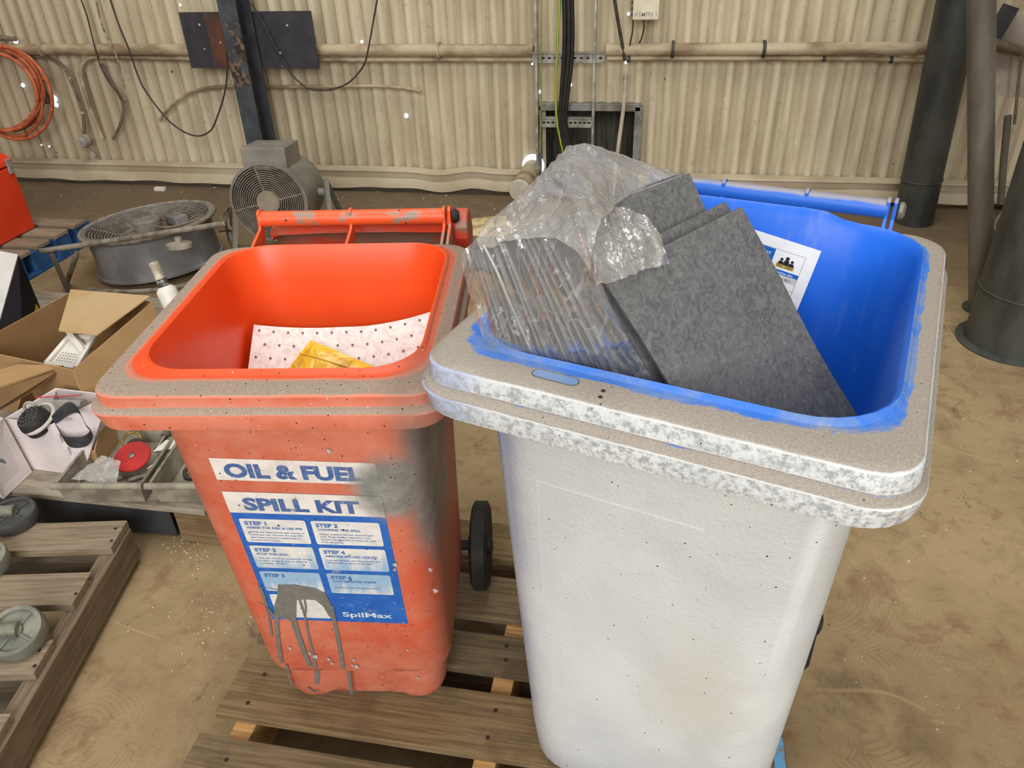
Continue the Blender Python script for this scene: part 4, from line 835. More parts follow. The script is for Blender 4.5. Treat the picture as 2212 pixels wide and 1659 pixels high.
run('floor_pipe', 'dark pipe lying low behind the slanted pipe', 'pipe', [Z(2120, 500, .06), Z(2270, 410, .12)], .045, DKP, sm=2); run('wire', 'pale thin wire curling up from the floor at right', 'wire', [Y(2200, 395, 3.6), Y(2175, 440, 3.5), Y(2152, 478, 3.4), Y(2152, 500, 3.3), Y(2180, 512, 3.3)], .0025, PIPEM)
# ------------------------------------------------------------------ drum fan lying on its back
DFAN = simple('dusty_drum_steel', C(136, 134, 132), C(106, 105, 105), 6, .5, .0, stretch=(1, 1, .6)); DUSTW = simple('dusty_wire', C(150, 140, 126), C(118, 108, 96), 25, .85); DARKIN = simple('dark_inside', C(44, 40, 36))
fc = Vector((-2.50, 3.38, 0)); df = root('drum_fan', fc, 0, 'large drum fan lying face up on the floor', 'fan'); df.rotation_euler = (math.radians(-2), math.radians(-4.5), 0)
RB = .300; b = MB(); b.lathe([(RB, .015), (RB+.012, .018), (RB+.012, .03), (RB, .034), (RB-.004, .12), (RB, .205), (RB+.014, .222), (RB+.014, .236), (RB-.002, .238), (RB-.008, .10)], (0, 0, 0), (0, 0, 1), 64, cap0=False, cap1=False); b.build('drum', DFAN, df, smooth=35)
b = MB(); b.lathe([(RB-.004, .09), (.02, .09)], (0, 0, 0), (0, 0, 1), 48, cap0=False); b.build('dark_interior', DARKIN, df)
b = MB(); b.torus((0, 0, .232), (0, 0, 1), RB+.022, .011, 64, 10); b.build('outer_ring', DUSTW, df, smooth=60)
def dish(r): return .232 - .055*min(1, (RB+.02-r)/.16)**1.0
for k in range(15):
    r_ = RB+.012-k*.0135; b = MB(); b.torus((0, 0, dish(r_)+.004), (0, 0, 1), r_, .0030, 56, 5); b.build('guard_ring', DUSTW, df, smooth=60)
for k in range(10):
    a_ = 6.283*k/10+.2; b = MB(); b.tube([(math.cos(a_)*r_, math.sin(a_)*r_, dish(r_)) for r_ in (RB+.02, .24, .17, .10)], .0034, 6); b.build('guard_spoke', DUSTW, df)
b = MB(); b.lathe([(.155, .165), (.155, .172), (.148, .178)], (0, 0, 0), (0, 0, 1), 40); b.build('hub_plate', simple('dusty_hub', C(126, 114, 98), C(104, 94, 80), 14, .9), df, smooth=40)
b = MB(); b.lathe([(.068, .165), (.068, .245), (.060, .254), (.028, .256), (.026, .250), (.012, .250), (.010, .255)], (.005, -.02, 0), (0, 0, 1), 36); b.build('motor', simple('dusty_motor', C(134, 128, 116), C(112, 108, 98), 12, .7), df, smooth=35)
b = MB(); b.box((.085, .11, .205), (.11, .07, .045), Matrix.Rotation(-.5, 3, 'Z')); b.build('terminal_box', DFAN, df, bevel=.005)
b = MB(); b.tube(smooth_path([(.05, .07, .21), (.00, .06, .235), (.03, -.03, .225), (.15, -.06, .215), (.25, .0, .225), (.28, .06, .235), (.22, .08, .22)], 7), .0065, 8); b.build('power_lead', CABD, df, smooth=60)
TUB = simple('worn_tube_frame', C(150, 140, 124), C(104, 96, 84), 18, .6, bump=.1)
fb0, fb1 = Z(92, 542, .25)-fc, Z(500, 507, .27)-fc
b = MB(); b.tube([fb0, fb1], .013, 12); b.build('frame_bar', TUB, df, smooth=50)
b = MB(); q0 = Z(116, 548, .24)-fc; q1 = Z(158, 652, .0)-fc; b.tube([q0, q1], .0155, 4); b.build('flat_leg', simple('brown_black_bar', C(96, 80, 64), C(58, 52, 48), 14, .5), df)
b = MB(); b.tube(smooth_path([Z(172, 548, .22)-fc, Z(160, 575, .15)-fc, Z(142, 605, .03)-fc, Z(140, 622, .012)-fc, Z(150, 636, .012)-fc, Z(175, 640, .012)-fc], 5), .012, 10); b.build('bent_leg', TUB, df, smooth=50)
b = MB(); b.tube(smooth_path([Z(190, 625, .02)-fc, Z(250, 636, .02)-fc, Z(330, 640, .02)-fc, Z(420, 632, .02)-fc], 5), .012, 10); b.build('base_bar', TUB, df, smooth=50)
kn = Z(398, 548, .20)-fc; b = MB(); b.lathe([(.050, -.014), (.058, -.008), (.058, .010), (.048, .016), (.016, .018), (.016, .04)], kn, (.05, .1, 1), 28); b.build('knob', simple('dusty_knob', C(168, 158, 142), C(140, 130, 116), 20, .8), df, smooth=40)
# ------------------------------------------------------------------ portable blower fan standing
GFN = simple('grey_green_fan_paint', C(140, 134, 122), C(110, 110, 104), 5, .55, bump=.04); GFD = simple('teal_fan_paint', C(88, 100, 98), None, 8, .5)
c1 = Y(580, 437, 3.38); c2 = Y(634, 398, 3.74); ax = (c2-c1).normalized(); rf = .187; L_ = (c2-c1).length
bf = root('blower_fan', (c1.x, c1.y, 0), 0, 'grey portable blower fan with round grille and box on top', 'fan'); o_ = Vector((c1.x, c1.y, 0)); c1 = c1-o_; c2 = c2-o_
b = MB(); b.lathe([(rf+.004, 0), (rf+.004, .02), (rf, .022), (rf, L_*.8), (rf*.86, L_*1.0), (rf*.7, L_*1.06)], c1, ax, 56, cap0=False); b.lathe([(rf+.004, 0), (rf-.006, 0), (rf-.008, .16)], c1, ax, 56, cap0=False, cap1=False); b.build('drum', GFN, bf, smooth=40)
b = MB(); b.lathe([(rf-.008, .16), (.01, .16)], c1, ax, 48, cap0=False); b.build('dark_interior', DARKIN, bf)
for k in range(13):
    b = MB(); b.torus(c1-ax*.004, ax, .056+.0102*k, .0025, 48, 5); b.build('grille_ring', DUSTW, bf, smooth=60)
u_ = ax.orthogonal().normalized(); w_ = ax.cross(u_)
for k in range(4):
    a_ = 6.283*k/4+.55; d_ = u_*math.cos(a_)+w_*math.sin(a_); b = MB(); b.tube([c1+d_*.05-ax*.002, c1+d_*rf-ax*.002], .003, 6); b.build('grille_spoke', DUSTW, bf)
b = MB(); b.lathe([(.001, -.012), (.054, -.012), (.054, .02)], c1, ax, 32, cap0=False); b.build('centre_disc', simple('tan_disc', C(150, 138, 118)), bf, smooth=40)
hz = Vector((ax.x, ax.y, 0)).normalized(); sd = Vector((0, 0, 1)).cross(hz); upv = ax.cross(sd).normalized(); upv = upv if upv.z > 0 else -upv
M3 = Matrix((sd, ax, upv)).transposed(); b = MB(); b.box(c1+ax*.13+upv*(rf+.012)-sd*.0, (.215, .20, .10), M3); b.build('switch_box', GFN, bf, bevel=.004)
for sgn in (-1, 1):
    piv = c1+ax*(L_*.55)+sd*sgn*(rf+.045); b = MB(); b.tube([c1+ax*(L_*.55)+sd*sgn*rf*.9, piv], .02, 12); b.build('pivot', GFN, bf, smooth=40)
    for d_ in (-.16, .20):
        b = MB(); b.tube([piv+Vector((0, 0, .06)), Vector((piv.x+sd.x*sgn*.03+hz.x*d_, piv.y+sd.y*sgn*.03+hz.y*d_, .012))], .016, 4); b.build('stand_leg', GFN if d_ < 0 else GFD, bf)
    b = MB(); f0 = Vector((piv.x+sd.x*sgn*.03, piv.y+sd.y*sgn*.03, .013)); b.tube([f0-hz*.19, f0+hz*.23], .013, 8); b.build('stand_foot', GFN, bf)
# leads and a plug between the fans
for k, pts in enumerate((((478, 470, .30), (492, 450, .26), (488, 480, .2), (495, 520, .05), (510, 545, .01)), ((470, 500, .2), (500, 500, .12), (512, 535, .02), (480, 560, .012)), ((520, 560, .012), (505, 520, .05), (498, 470, .2), (500, 430, .3)))):
    run('power_lead', ('dusty lead looping from the drum fan rim', 'dusty lead trailing low between the two fans', 'dusty lead rising to the blower fan')[k], 'cable', [Z(*p) for p in pts], .0065, CABD)
b = MB(); pp_ = Z(497, 492, .13); b.lathe([(.012, -.05), (.022, -.03), (.026, .01), (.024, .04)], pp_, (.1, .1, 1), 14); tag(b.build('plug', simple('pale_plug', C(190, 180, 160), C(120, 112, 100), 14), None, smooth=40), 'pale electrical plug hanging between the two fans', 'plug')
# ------------------------------------------------------------------ orange chest on a pallet, far left
BLUP = simple('blue_pallet_paint', C(44, 92, 148), C(34, 74, 124), 14, .7)
bp = root('pallet', (-3.08, 3.05, 0), 0, 'blue painted pallet with grey boards below the orange chest', 'pallet')
for k in range(6):
    b = MB(); b.box((0, 0, 0), (1.0, .10, .02)); b.build('deck_board', GW[k % 2], bp, bevel=.002, loc=(-.5, -.20+.145*k, .125))
for k, y_ in enumerate((-.16, .02, .20, .38, .55)):
    b = MB(); b.box((0, 0, 0), (.09, .12, .10)); b.build('block', BLUP, bp, bevel=.004, loc=(-.05, y_, .065)); 
b = MB(); b.box((-.05, .19, .008), (.10, .84, .016)); b.build('bottom_board', BLUP, bp, bevel=.002)
oc_ = root('tool_chest', (-3.27, 3.18, .137), 0, 'bright orange steel chest standing on the blue pallet', 'chest'); ORC = simple('orange_red_enamel', C(226, 66, 26), C(214, 58, 22), 5, .45)
b = MB(); b.poly([(0, -.34, 0), (0, .30, 0), (0, .30, .335), (0, -.34, .335)], (-1, 0, 0), .55); b.build('case', ORC, oc_, bevel=.008)
b = MB(); b.poly([(.004, -.345, .342), (.004, .305, .342), (.004, .305, .372), (-.035, .28, .415), (-.035, -.32, .415), (.004, -.345, .372)], (-1, 0, 0), .52); b.build('lid', ORC, oc_, bevel=.006)
b = MB(); b.box((.008, .27, .34), (.012, .03, .075)); b.build('latch', ZINC, oc_, bevel=.003)
# tilted carton, white and black with a yellow corner
cbx = root('carton', (0, 0, 0), 0, 'white and black carton leaning at the far left edge', 'box')
e0, e1 = Z(40, 550, .46), Z(-8, 722, .22); g0, g1 = Z(92, 676, .17), Z(50, 742, .17); h0, h1 = Z(-120, 520, .50), Z(-140, 715, .24)
WCB = simple('white_carton', C(216, 212, 206), C(198, 194, 190), 6, .6); BCB = simple('black_print_carton', C(24, 18, 24), C(14, 11, 14), 4, .6, spec=.1); YCB = simple('yellow_print_carton', C(214, 170, 40))
hh = h0-e0; back = (g0-e0)
b = MB(); b.add([e0, e1, g1, g0], [(0, 1, 2, 3)]); b.add([e0+hh, e1+hh, g1+hh, g0+hh], [(3, 2, 1, 0)]); b.add([e1, e1+hh, g1+hh, g1], [(0, 1, 2, 3)]); b.add([g0, g1, g1+hh, g0+hh], [(0, 1, 2, 3)]); b.build('printed_side', BCB, cbx)
b = MB(); b.poly([e0, e1, e1+hh, e0+hh], (e0-e1).cross(hh).normalized() if (e0-e1).cross(hh).z > 0 else -(e0-e1).cross(hh).normalized(), .004); b.build('white_face', WCB, cbx, recalc=True)
n_ = (e1-e0).cross(g0-e0).normalized(); n_ = n_ if n_.x > 0 else -n_; b = MB(); b.add([p+n_*.001 for p in (g0, g1*.75+g0*.25+(e1-g1)*.0, g1*.6+g0*.4, g0*.55+e0*.45)][:1]+[g0+n_*.001+(g1-g0)*.62, g0+n_*.001+(e0-g0)*.22+(g1-g0)*.1], [(0, 1, 2)]); b.build('yellow_corner', YCB, cbx)
# ------------------------------------------------------------------ low platform with boxes and trays
PLY = simple('grey_plywood', C(158, 148, 132), C(126, 116, 100), 5, .8, stretch=(2, 12, 12)); PLE = simple('plywood_edge', C(190, 156, 110), C(140, 108, 74), 10, .85, stretch=(2, 2, 40))
b = MB(); b.box((0, 0, 0), (1.75, 1.25, .016)); tag(b.build('plywood_sheet', PLY, None, bevel=.001, loc=(-2.05, 2.085, .150)), 'grey plywood sheet carrying cardboard boxes and parts trays', 'board')
b = MB(); b.poly([(0, .0, 0), (0, .07, 0), (0, .07, .006), (0, .006, .006), (0, .006, .124), (0, .07, .124), (0, .07, .13), (0, 0, .13)], (1, 0, 0), 1.1); tag(b.build('steel_channel', STL, None, loc=(-2.42, 1.50, .010)), 'dark steel channel under the front of the plywood', 'steel channel')
for k, (x_, y_, d_) in enumerate(((-1.24, 1.56, (.12, .14, .14)), (-1.24, 2.45, (.14, .14, .14)), (-2.7, 2.3, (.14, .5, .14)))):
    b = MB(); b.box((0, 0, 0), d_); tag(b.build('timber_block', WOODS[2], None, bevel=.003, loc=(x_, y_, .0705)), ('pale timber block with chalk marks under the plywood front corner', 'timber block under the right rear corner of the plywood', 'long timber block under the left side of the plywood')[k], 'timber')
ZB = .159
CARD = simple('brown_cardboard', C(176, 142, 98), C(166, 132, 90), 5, .85); CARDL = simple('pale_cardboard', C(196, 168, 128), C(184, 154, 106), 4, .85); CARDI = simple('cardboard_inside', C(152, 118, 76), C(142, 109, 69), 5, .9)
def carton(name, label, B, T, mats, flaps=(), th=.004, cat='box'):
    """open box from four base and four top corners (counter-clockwise)"""
    rt = root(name, (0, 0, 0), 0, label, cat); cen = sum(T, Vector())/4
    b = MB(); b.poly(B, (0, 0, 1), .004); b.build('base', mats[0], rt)
    for i in range(4):
        j = (i+1) % 4; n_ = (B[j]-B[i]).cross(T[i]-B[i]).normalized(); n_ = n_ if n_.dot(cen-B[i]) > 0 else -n_
        b = MB(); q = [B[i], B[j], T[j], T[i]]; b.add(q+[p+n_*th for p in q], [(0, 1, 2, 3)], 0); b.add([p+n_*th for p in q], [(3, 2, 1, 0)], 1); b.add(q+[p+n_*th for p in q], [(i2, (i2+1) % 4, 4+(i2+1) % 4, 4+i2) for i2 in range(4)], 0)
        b.build('side', mats, rt, recalc=True)
    for (i, d, fr_) in flaps:
        j = (i+1) % 4; a_, c_ = T[i], T[j]; q = [a_, c_, c_+d+(a_-c_)*fr_, a_+d+(c_-a_)*fr_]; n_ = (c_-a_).cross(d).normalized()
        b = MB(); b.add(q, [(0, 1, 2, 3)], 0); b.add([p+n_*th for p in q], [(3, 2, 1, 0)], 1); b.add(q+[p+n_*th for p in q], [(i2, (i2+1) % 4, 4+(i2+1) % 4, 4+i2) for i2 in range(4)], 0); b.build('flap', mats, rt, recalc=True)
    return rt
zt = .40; T = [Z(-70, 752, zt), Z(158, 800, zt), Z(330, 652, zt), Z(157, 628, zt)]; B = [Vector((p.x, p.y, ZB)) + (sum(T, Vector())/4-p)*.06 for p in T]
for p in B: p.z = ZB
cb1 = carton('cardboard_box', 'large open cardboard box with tan flap in front of the drum fan', B, T, [CARD, CARDI], [(1, Vector((.05, -.06, -.085)), .02)])
q = [Z(127, 716, .405), Z(210, 726, .405), Z(325, 641, .418), Z(153, 627, .410)]; b = MB(); b.poly(q, (0, 0, 1), .004); b.build('flap', CARDL, cb1)
# white slotted tray inside
WPL = simple('white_plastic', C(226, 222, 212), C(210, 206, 196), 10, .4); ty = root('plastic_tray', (0, 0, 0), 0, 'white plastic tray with grid inside the large cardboard box', 'tray')
q = [Z(102, 792, .33), Z(165, 802, .33), Z(205, 735, .36), Z(150, 735, .36)]; b = MB(); b.poly(q, (0, 0, 1), .006); b.build('tray_base', WPL, ty)
for i in range(4): b = MB(); b.tube([q[i]+Vector((0, 0, .012)), q[(i+1) % 4]+Vector((0, 0, .012))], .009, 6); b.build('rim', WPL, ty)
b = MB()
for i in range(7):
    for j in range(5): p = q[0]+(q[1]-q[0])*(.18+.1*i)+(q[3]-q[0])*(.12+.09*j); b.lathe([(.0028, .0065), (.0024, .0085)], p, (0, 0, 1), 6)
b.build('grid_pips', simple('pip_grey', C(170, 166, 158)), ty)['kind'] = 'stuff'
b = MB(); b.tube([Z(150, 715, .39), Z(182, 758, .36)], .013, 4); b.build('cross_bar', WPL, ty)
# second cardboard box, flap raised towards the viewer
zt = .335; T = [Z(-60, 905, zt), Z(128, 962, zt), Z(238, 838, zt), Z(60, 800, zt)]; B = [Vector((p.x, p.y, ZB)) for p in T]; B[0] += (B[3]-B[0])*.42; B[1] += (B[2]-B[1])*.42; T[0] = B[0]+Vector((0, 0, .06)); T[1] = B[1]+Vector((0, 0, .06))
cb2 = carton('cardboard_box', 'smaller open cardboard box with dark raised flap and bits inside', B, T, [CARD, CARDI])
b = MB(); q = [Z(-40, 852, .40), Z(138, 792, .385), Z(40, 790, .405), Z(-40, 812, .42)]; b.poly(q, (0, 0, 1), .005); b.build('flap', CARD, cb2)
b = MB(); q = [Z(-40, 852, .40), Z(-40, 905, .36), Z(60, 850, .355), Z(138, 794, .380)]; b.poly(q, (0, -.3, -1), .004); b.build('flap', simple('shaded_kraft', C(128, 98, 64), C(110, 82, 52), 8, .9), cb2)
# white carton with curved front and a black strap
WBX = simple('white_card', C(220, 210, 208), C(204, 194, 192), 6, .65)
B = [Z(64, 1012, ZB), Z(178, 1028, ZB), Z(246, 945, ZB), Z(130, 930, ZB)]; T = [Z(8, 905, .33), Z(108, 918, .33), Z(236, 852, .36), Z(120, 838, .35)]
carton('white_carton', 'open white carton with slit corner holding a respirator', B, T, [WBX, WBX])
b = MB()
for k in range(3):
    p = Z(108, 918, .33).lerp(Z(178, 1028, ZB), .25+.25*k); b.box(p+Vector((.004, -.004, 0)), (.012, .004, .026), Matrix.Rotation(.6, 3, 'Z'))
b.build('corner_tabs', WBX, bpy.data.objects['white_carton'])['kind'] = 'stuff'
STRP = simple('black_strap', C(66, 66, 68), C(46, 46, 48), 20, .8); sr = root('strap', (0, 0, 0), 0, 'black strap loop hanging over the white carton', 'strap')
sp_ = smooth_path([Z(118, 905, .345), Z(150, 880, .37), Z(170, 882, .365), Z(188, 915, .33), Z(200, 932, .30), Z(186, 950, .285), Z(150, 952, .285), Z(134, 935, .30), Z(120, 910, .33)], 6)
b = MB(); ring = []
for i, p in enumerate(sp_):
    w_ = .012+.006*math.sin(i*.23); ring.append([p+Vector((-.003, -.004, w_)), p+Vector((.003, -.008, w_)), p+Vector((.004, -.008, -w_)), p+Vector((-.002, -.004, -w_))])
b.loft(ring); b.build('webbing', STRP, sr, smooth=50)
rs_ = root('respirator', (0, 0, 0), 0, 'black perforated respirator filter poking out of the white carton', 'respirator'); c_ = Z(72, 908, .335)
b = MB(); b.lathe([(.044, -.03), (.044, 0), (.036, .02), (.018, .030), (.002, .032)], c_, (-.25, -.45, 1), 24, cap1=False); b.build('filter', BLACKP, rs_, smooth=40)
b = MB(); axr = Vector((-.25, -.45, 1)).normalized(); ua = axr.orthogonal().normalized(); wa = axr.cross(ua)
for rr_, n_, h_ in ((.012, 8, .0315), (.022, 14, .0285), (.032, 20, .0225)):
    for i in range(n_): b.lathe([(.0016, 0), (.0014, .0012)], c_+axr*h_+(ua*math.cos(6.28*i/n_)+wa*math.sin(6.28*i/n_))*rr_, axr, 5)
b.build('perforations', simple('perforation_grey', C(150, 146, 138)), rs_)['kind'] = 'stuff'
b = MB(); b.torus(c_+Vector((.01, .01, .0)), axr, .050, .006, 24, 6); b.build('mask_ring', simple('pale_ring', C(206, 200, 190)), rs_, smooth=60)
sc = root('scissors', (0, 0, 0), 0, 'grey-handled scissors standing up behind the respirator filter', 'scissors'); b = MB(); b.torus(Z(66, 881, .36), (.3, -1, .2), .017, .0045, 20, 7); b.build('loop', GREYP, sc, smooth=60); b = MB(); b.tube([Z(66, 892, .345), Z(72, 912, .30)], .006, 8); b.build('shank', GREYP, sc, smooth=60)
zb_ = root('zip_bag', (0, 0, 0), 0, 'clear zip bag with red stripe lying in the small cardboard box', 'bag'); q = [Z(88, 905, .33), Z(150, 910, .33), Z(178, 862, .345), Z(80, 866, .345)]
b = MB(); n = 8; b.add([(q[0]*(1-i/n)+q[1]*i/n)*(1-j/n)+(q[3]*(1-i/n)+q[2]*i/n)*j/n+Vector((0, 0, .012*noise.noise(Vector((i*1.3, j*1.7, 2))))) for j in range(n+1) for i in range(n+1)], [(j*(n+1)+i, j*(n+1)+i+1, (j+1)*(n+1)+i+1, (j+1)*(n+1)+i) for j in range(n) for i in range(n)]); b.build('film', FILM2, zb_, smooth=60)
b = MB(); b.tube([q[3]+Vector((0, 0, .012)), q[2]+Vector((0, 0, .014))], .002, 5); b.build('red_stripe', simple('red_stripe', C(196, 60, 54)), zb_)
# white carton cut off at the left edge
B = [Z(-60, 1050, ZB), Z(8, 1078, ZB), Z(70, 1020, ZB), Z(0, 985, ZB)]; T = [Z(-140, 960, .34), Z(-72, 985, .34), Z(8, 905, .34), Z(-60, 885, .34)]
wb = carton('white_carton', 'closed white carton with a round grey hole at the left edge', B, T, [WBX, WBX]); b = MB(); b.poly(T, (0, 0, 1), .004); b.build('top', WBX, wb)
nf = (B[2]-B[1]).cross(T[1]-B[1]).normalized(); nf = nf if nf.y < 0 else -nf; cm = Z(-2, 985, .26); b = MB(); b.lathe([(.040, 0), (.036, .006), (.030, .006), (.028, -.004)], B[1]*.55+T[2]*.30+T[1]*.15+nf*.002, nf, 28); b.build('round_port', simple('grey_port', C(122, 126, 118), C(84, 88, 84), 14), wb, smooth=40)
# translucent parts trays
TRP = NT('translucent_grey_plastic'); TRP.done(TRP.mix(TRP.ss(TRP.noise(14, 5), .4, .65), C(170, 164, 146), C(132, 124, 108)), .35); trn = TRP.n('ShaderNodeBsdfTransparent'); msx = TRP.n('ShaderNodeMixShader', {0: .72}); TRP.t.links.new(trn.outputs[0], msx.inputs[1]); TRP.t.links.new(TRP.b.outputs[0], msx.inputs[2]); TRP.t.links.new(msx.outputs[0], TRP.out.inputs[0]); TRP = TRP.mat
ta = math.radians(8)
def tray(label, o_, w, d):
    rt = root('parts_tray', (o_.x, o_.y, ZB), ta, label, 'tray', 'translucent parts trays'); h = .068
    b = MB(); b.poly([(.01, .01, .001), (w-.01, .01, .001), (w-.01, d-.01, .001), (.01, d-.01, .001)], (0, 0, 1), .003); b.build('tray_base', TRP, rt)
    bs = [(.01, .01), (w-.01, .01), (w-.01, d-.01), (.01, d-.01)]; tp_ = [(0, 0), (w, 0), (w, d), (0, d)]
    for i in range(4):
        j = (i+1) % 4; b = MB(); q = [Vector((*bs[i], .001)), Vector((*bs[j], .001)), Vector((*tp_[j], h)), Vector((*tp_[i], h))]; n_ = (q[1]-q[0]).cross(q[3]-q[0]).normalized(); b.poly(q, -n_, .0025); b.build('tray_side', TRP, rt)
    b = MB(); b.tube([(-.008, -.003, h), (w+.008, -.003, h)], .010, 10); b.build('handle_lip', TRP, rt, smooth=50)
    for x_ in (0, w): b = MB(); b.tube([(x_, 0, h), (x_, d, h)], .005, 6); b.build('rim', TRP, rt)
    return rt
t1 = Z(118, 1050, ZB+.066); t1v = Vector((t1.x, t1.y, 0)); tray('translucent tray of parts with red disc, left of the pair', t1v, .245, .30)
tdir = Vector((math.cos(ta), math.sin(ta), 0)); tray('translucent tray of rings partly behind the orange bin', t1v+tdir*.268, .245, .30)
def tp(a, b_, h=0): return Vector((t1.x, t1.y, ZB+.006+h))+tdir*a+Vector((-tdir.y, tdir.x, 0))*b_
METAL = simple('dull_bolt_steel', C(160, 156, 148), C(110, 104, 94), 40, .35, .7); RUBB = simple('black_o_ring', C(40, 38, 36), C(60, 54, 46), 30, .6); BRS = simple('old_brass', C(176, 140, 70), C(130, 100, 50), 30, .35, .7)
rd = root('disc', (0, 0, 0), 0, 'red slotted disc lying in the left parts tray', 'disc'); p = tp(.150, .150, .045); nn = Vector((.05, -.35, 1)); b = MB(); b.lathe([(.052, 0), (.054, .003), (.052, .007), (.012, .008)], p, nn, 32); b.build('disc_body', simple('red_plastic', C(184, 44, 42), C(160, 40, 38), 14, .45), rd, smooth=40); b = MB(); b.lathe([(.009, .006), (.009, .012), (.005, .014)], p, nn, 12); b.build('centre_pin', METAL, rd)
for k, (a_, b_, h_, R_, r_, mt, lb) in enumerate(((.060, .055, .040, .024, .004, METAL, 'steel ring beside the zip bag in the left tray'), (.125, .215, .035, .022, .006, RUBB, 'brown rubber ring behind the red disc'), (.330, .120, .012, .020, .006, RUBB, 'black rubber ring in the right parts tray'), (.345, .195, .030, .026, .0035, simple('pale_ring2', C(214, 210, 202)), 'pale ring at the back of the right parts tray'), (.235, .230, .040, .018, .003, METAL, 'small bright ring near the white tag'), (.100, .245, .038, .026, .0035, BRS, 'thin old brass ring at the back of the left tray'))):
    b = MB(); b.torus(tp(a_, b_, h_), (.2, -.5, 1), R_, r_, 28, 8); tag(b.build('ring', mt, None, smooth=60), lb, 'ring', 'rings in the parts trays')
for k, (a_, b_, h_, lb) in enumerate(((.200, .075, .030, 'short steel bolt in front of the red disc'), (.215, .150, .022, 'steel bolt right of the red disc'), (.190, .240, .028, 'dull steel bolt behind the red disc'))):
    rt = root('bolt', tp(a_, b_, h_), .6*k+.4, lb, 'bolt', 'bolts in the left tray'); b = MB(); b.lathe([(.008, -.03), (.008, .03)], (0, 0, 0), (1, 0, .2), 10); b.build('shank', METAL, rt, smooth=40); b = MB(); b.lathe([(.015, .028), (.015, .042)], (0, 0, 0), (1, 0, .2), 6); b.build('head', METAL, rt)
b = MB(); p = [tp(.205, .17, .050), tp(.255, .18, .052), tp(.275, .225, .058), tp(.225, .215, .056)]; b.poly(p, (0, 0, 1), .003); tag(b.build('tag_card', WPL, None), 'white plastic tag next to the red disc', 'tag')
b = MB(); b.tube([tp(.262, .205, .056), tp(.335, .262, .066)], .0045, 6); tag(b.build('cable_tie', WPL, None), 'white plastic tie lying beyond the white tag', 'cable tie')
zg = root('zip_bag', (0, 0, 0), 0, 'clear zip bag of small parts in the left tray', 'bag'); q = [tp(.035, .025, .055), tp(.165, .018, .040), tp(.140, .105, .055), tp(.085, .115, .070)]
b = MB(); n = 10; b.add([(q[0]*(1-i/n)+q[1]*i/n)*(1-j/n)+(q[3]*(1-i/n)+q[2]*i/n)*j/n+Vector((0, 0, .010*noise.noise(Vector((i*.9, j*1.1, 7)))+.010)) for j in range(n+1) for i in range(n+1)], [(j*(n+1)+i, j*(n+1)+i+1, (j+1)*(n+1)+i+1, (j+1)*(n+1)+i) for j in range(n) for i in range(n)]); b.build('film', FILM2, zg, smooth=40)
for k in range(3): b = MB(); b.lathe([(.008, 0), (.008, .006)], tp(.085+.03*k, .045+.01*k, .030), (.2, 0, 1), 8); b.build('washer', METAL, zg)
bs_ = root('brass_fitting', tp(.385, .085, .018), .5, 'small brass threaded fitting in the right parts tray', 'fitting'); b = MB(); b.lathe([(.016, -.012), (.017, -.009), (.015, -.006), (.017, -.003), (.015, 0), (.017, .003), (.015, .008), (.012, .010)], (0, 0, 0), (.3, -.8, .5), 18); b.build('thread', BRS, bs_, smooth=30); b = MB(); b.lathe([(.019, .010), (.019, .030)], (0, 0, 0), (.3, -.8, .5), 6); b.build('hex', RUBB, bs_)
# white cartridge gun standing behind the orange bin
cg = root('cartridge', (0, 0, 0), 0, 'white cartridge tube with worn nozzle behind the orange bin', 'cartridge'); a_ = Y(330, 566, 2.02); d_ = Y(386, 684, 1.99)
ax = (d_-a_).normalized(); b = MB(); L_ = (d_-a_).length
b.lathe([(.012, 0), (.015, .004), (.0145, L_*.22), (.016, L_*.3)], a_, ax, 20); b.build('nozzle', simple('worn_nozzle', C(214, 206, 184), C(150, 140, 120), 30, .6), cg, smooth=40)
b = MB(); b.lathe([(.0165, L_*.3), (.0165, L_*.46)], a_, ax, 20); b.build('dark_collar', simple('dark_collar', C(62, 66, 72), C(170, 164, 150), 40, .6, lo=.5, hi=.6), cg, smooth=40)
b = MB(); LL = (a_.z-ZB)/(-ax.z); b.lathe([(.020, L_*.44), (.030, L_*.50), (.031, L_*.56), (.031, LL)], a_, ax, 28); b.build('tube', WPL, cg, smooth=40)
# ------------------------------------------------------------------ castor wheels on the left pallet
def castor(label, c, r, w, mats, nrm=(0, 0, 1)):
    rt = root('castor_wheel', c, 0, label, 'castor'); n_ = Vector(nrm).normalized()
    b = MB(); b.lathe([(r*.80, -w/2), (r*.96, -w/2), (r, -w*.3), (r, w*.3), (r*.96, w/2), (r*.80, w/2), (r*.78, w*.28), (r*.3, w*.28), (r*.28, w*.5), (r*.12, w*.5)], (0, 0, 0), n_, 44); b.build('tyre', mats[0], rt, smooth=35)
    u_ = n_.orthogonal().normalized(); w_ = n_.cross(u_)
    for k in range(4):
        a_ = 1.57*k+.5; d_ = u_*math.cos(a_)+w_*math.sin(a_); b = MB(); b.tube([d_*r*.25+n_*w*.32, d_*r*.78+n_*w*.32], .004, 5); b.build('spoke', mats[1], rt)
    b = MB(); d_ = u_*math.cos(2.6)+w_*math.sin(2.6); b.tube([n_*w*.55+d_*-.012, n_*w*.62+d_*r*.9, n_*w*.62+d_*r*1.15], [.018, .014, .008], 10); b.build('lever', mats[2], rt, smooth=50)
    b = MB(); b.lathe([(.011, w*.4), (.011, w*.8), (.007, w*.9)], (0, 0, 0), n_, 10); b.build('axle_nut', mats[2], rt)
    return rt
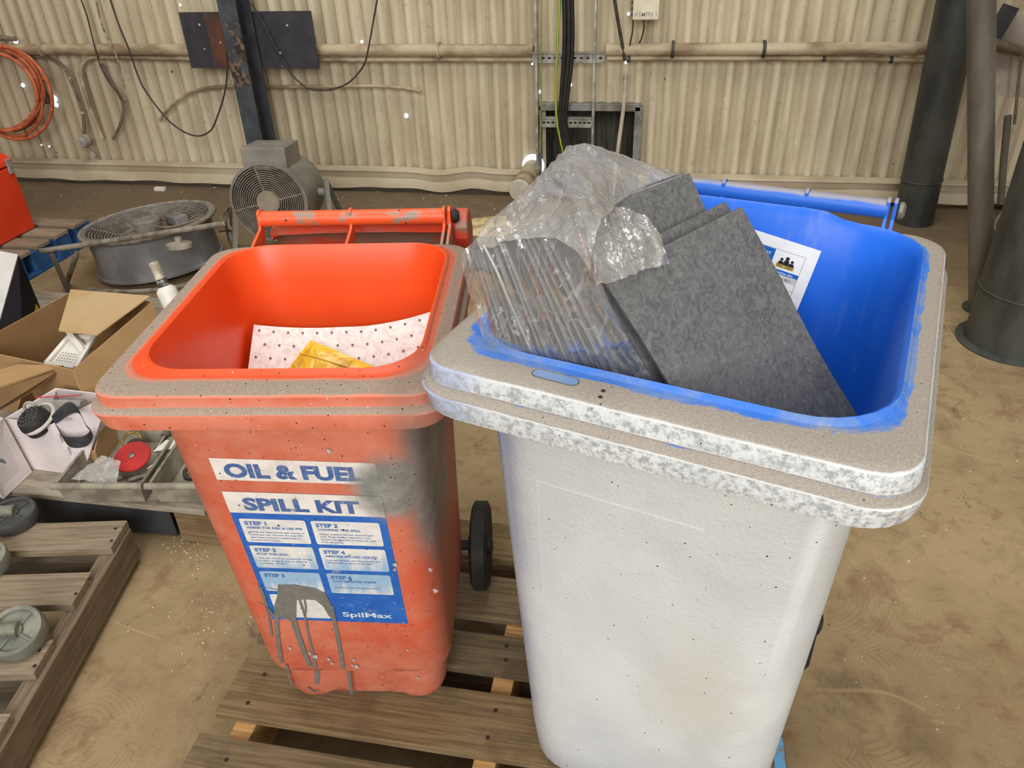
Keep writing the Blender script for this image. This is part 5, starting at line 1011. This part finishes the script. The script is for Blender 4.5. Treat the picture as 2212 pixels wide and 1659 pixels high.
CW1 = simple('dark_grey_rubber', C(84, 84, 82), C(66, 66, 64), 14, .7); CW2 = simple('grey_green_rubber', C(136, 136, 122), C(104, 106, 96), 12, .7); SIL = simple('greenish_zinc', C(158, 160, 142), C(122, 124, 110), 16, .35, .5); RUST = simple('rusty_hub', C(120, 90, 60), C(80, 60, 42), 14, .8)
castor('dark grey castor wheel lying on the rearmost board of the left pallet', Z(28, 1115, .170), .062, .034, (CW1, CW1, SIL), (.05, -.05, 1)); castor('grey castor wheel lying on the third board of the left pallet', Z(38, 1368, .178), .062, .040, (CW2, CW2, SIL), (.10, -.35, 1)); castor('rusty castor wheel cut off at the left edge of the pallet', Z(-28, 1212, .172), .052, .040, (CW2, RUST, RUST), (.1, -.2, 1))
# ------------------------------------------------------------------ spilled stuff on the floor
SAW = simple('pale_sawdust', C(222, 204, 154), C(176, 150, 96), 12, .95, bump=.4, lo=.4, hi=.6); b = MB(); n = 26; m_ = 12; V_ = []
for j in range(m_+1):
    for i in range(n+1):
        u, v = i/n, j/m_; p = (Z(800, 500, 0)*(1-u)+Z(1150, 520, 0)*u)*(1-v)+(Z(830, 472, 0)*(1-u)+Z(1110, 462, 0)*u)*v; e = min(u, 1-u, v, 1-v)*4
        V_.append(p+Vector((0, 0, max(-.004, .022*min(1, e)*(.4+.9*noise.noise(p*5))-.004))))
b.add(V_, [(j*(n+1)+i, j*(n+1)+i+1, (j+1)*(n+1)+i+1, (j+1)*(n+1)+i) for j in range(m_) for i in range(n)]); so = b.build('sawdust', SAW, None, smooth=60); so['kind'] = 'stuff'; so['label'] = 'pale sawdust spilled on the floor behind the orange bin'; so['category'] = 'sawdust'
rs = random.Random(11); b = MB()
CHIP = simple('pale_glinting_grit', C(226, 214, 190), C(170, 156, 130), 50, .3)
for k in range(360):
    if k < 90: px_, py_ = 395+rs.gauss(0, 26)+(k % 3)*12, 1178+rs.gauss(0, 16)+(k % 3)*14; s_ = rs.uniform(.0008, .0028)
    elif k < 170: px_, py_ = rs.gauss(470, 60), rs.gauss(1340, 80); s_ = rs.uniform(.001, .0028)
    elif k < 300: px_, py_ = rs.uniform(60, 1900), rs.uniform(405, 480); s_ = rs.uniform(.002, .006)
    else: px_, py_ = rs.uniform(1800, 2200), rs.uniform(600, 1600); s_ = rs.uniform(.001, .003)
    p = Z(px_, py_, s_*.4); b.box(p, (s_*rs.uniform(1, 2), s_*rs.uniform(.8, 1.5), s_), Matrix.Rotation(rs.uniform(0, 3), 3, 'Z'))
gr = b.build('grit', CHIP, None); gr['kind'] = 'stuff'; gr['label'] = 'pale grit and chips scattered over the floor'; gr['category'] = 'grit'
b = MB(); b.box((0, 0, .012), (.07, .03, .024)); tag(b.build('white_chip', WPL, None, bevel=.003, loc=Z(347, 412, 0)), 'white plastic chip on the floor by the base flashing', 'chip')
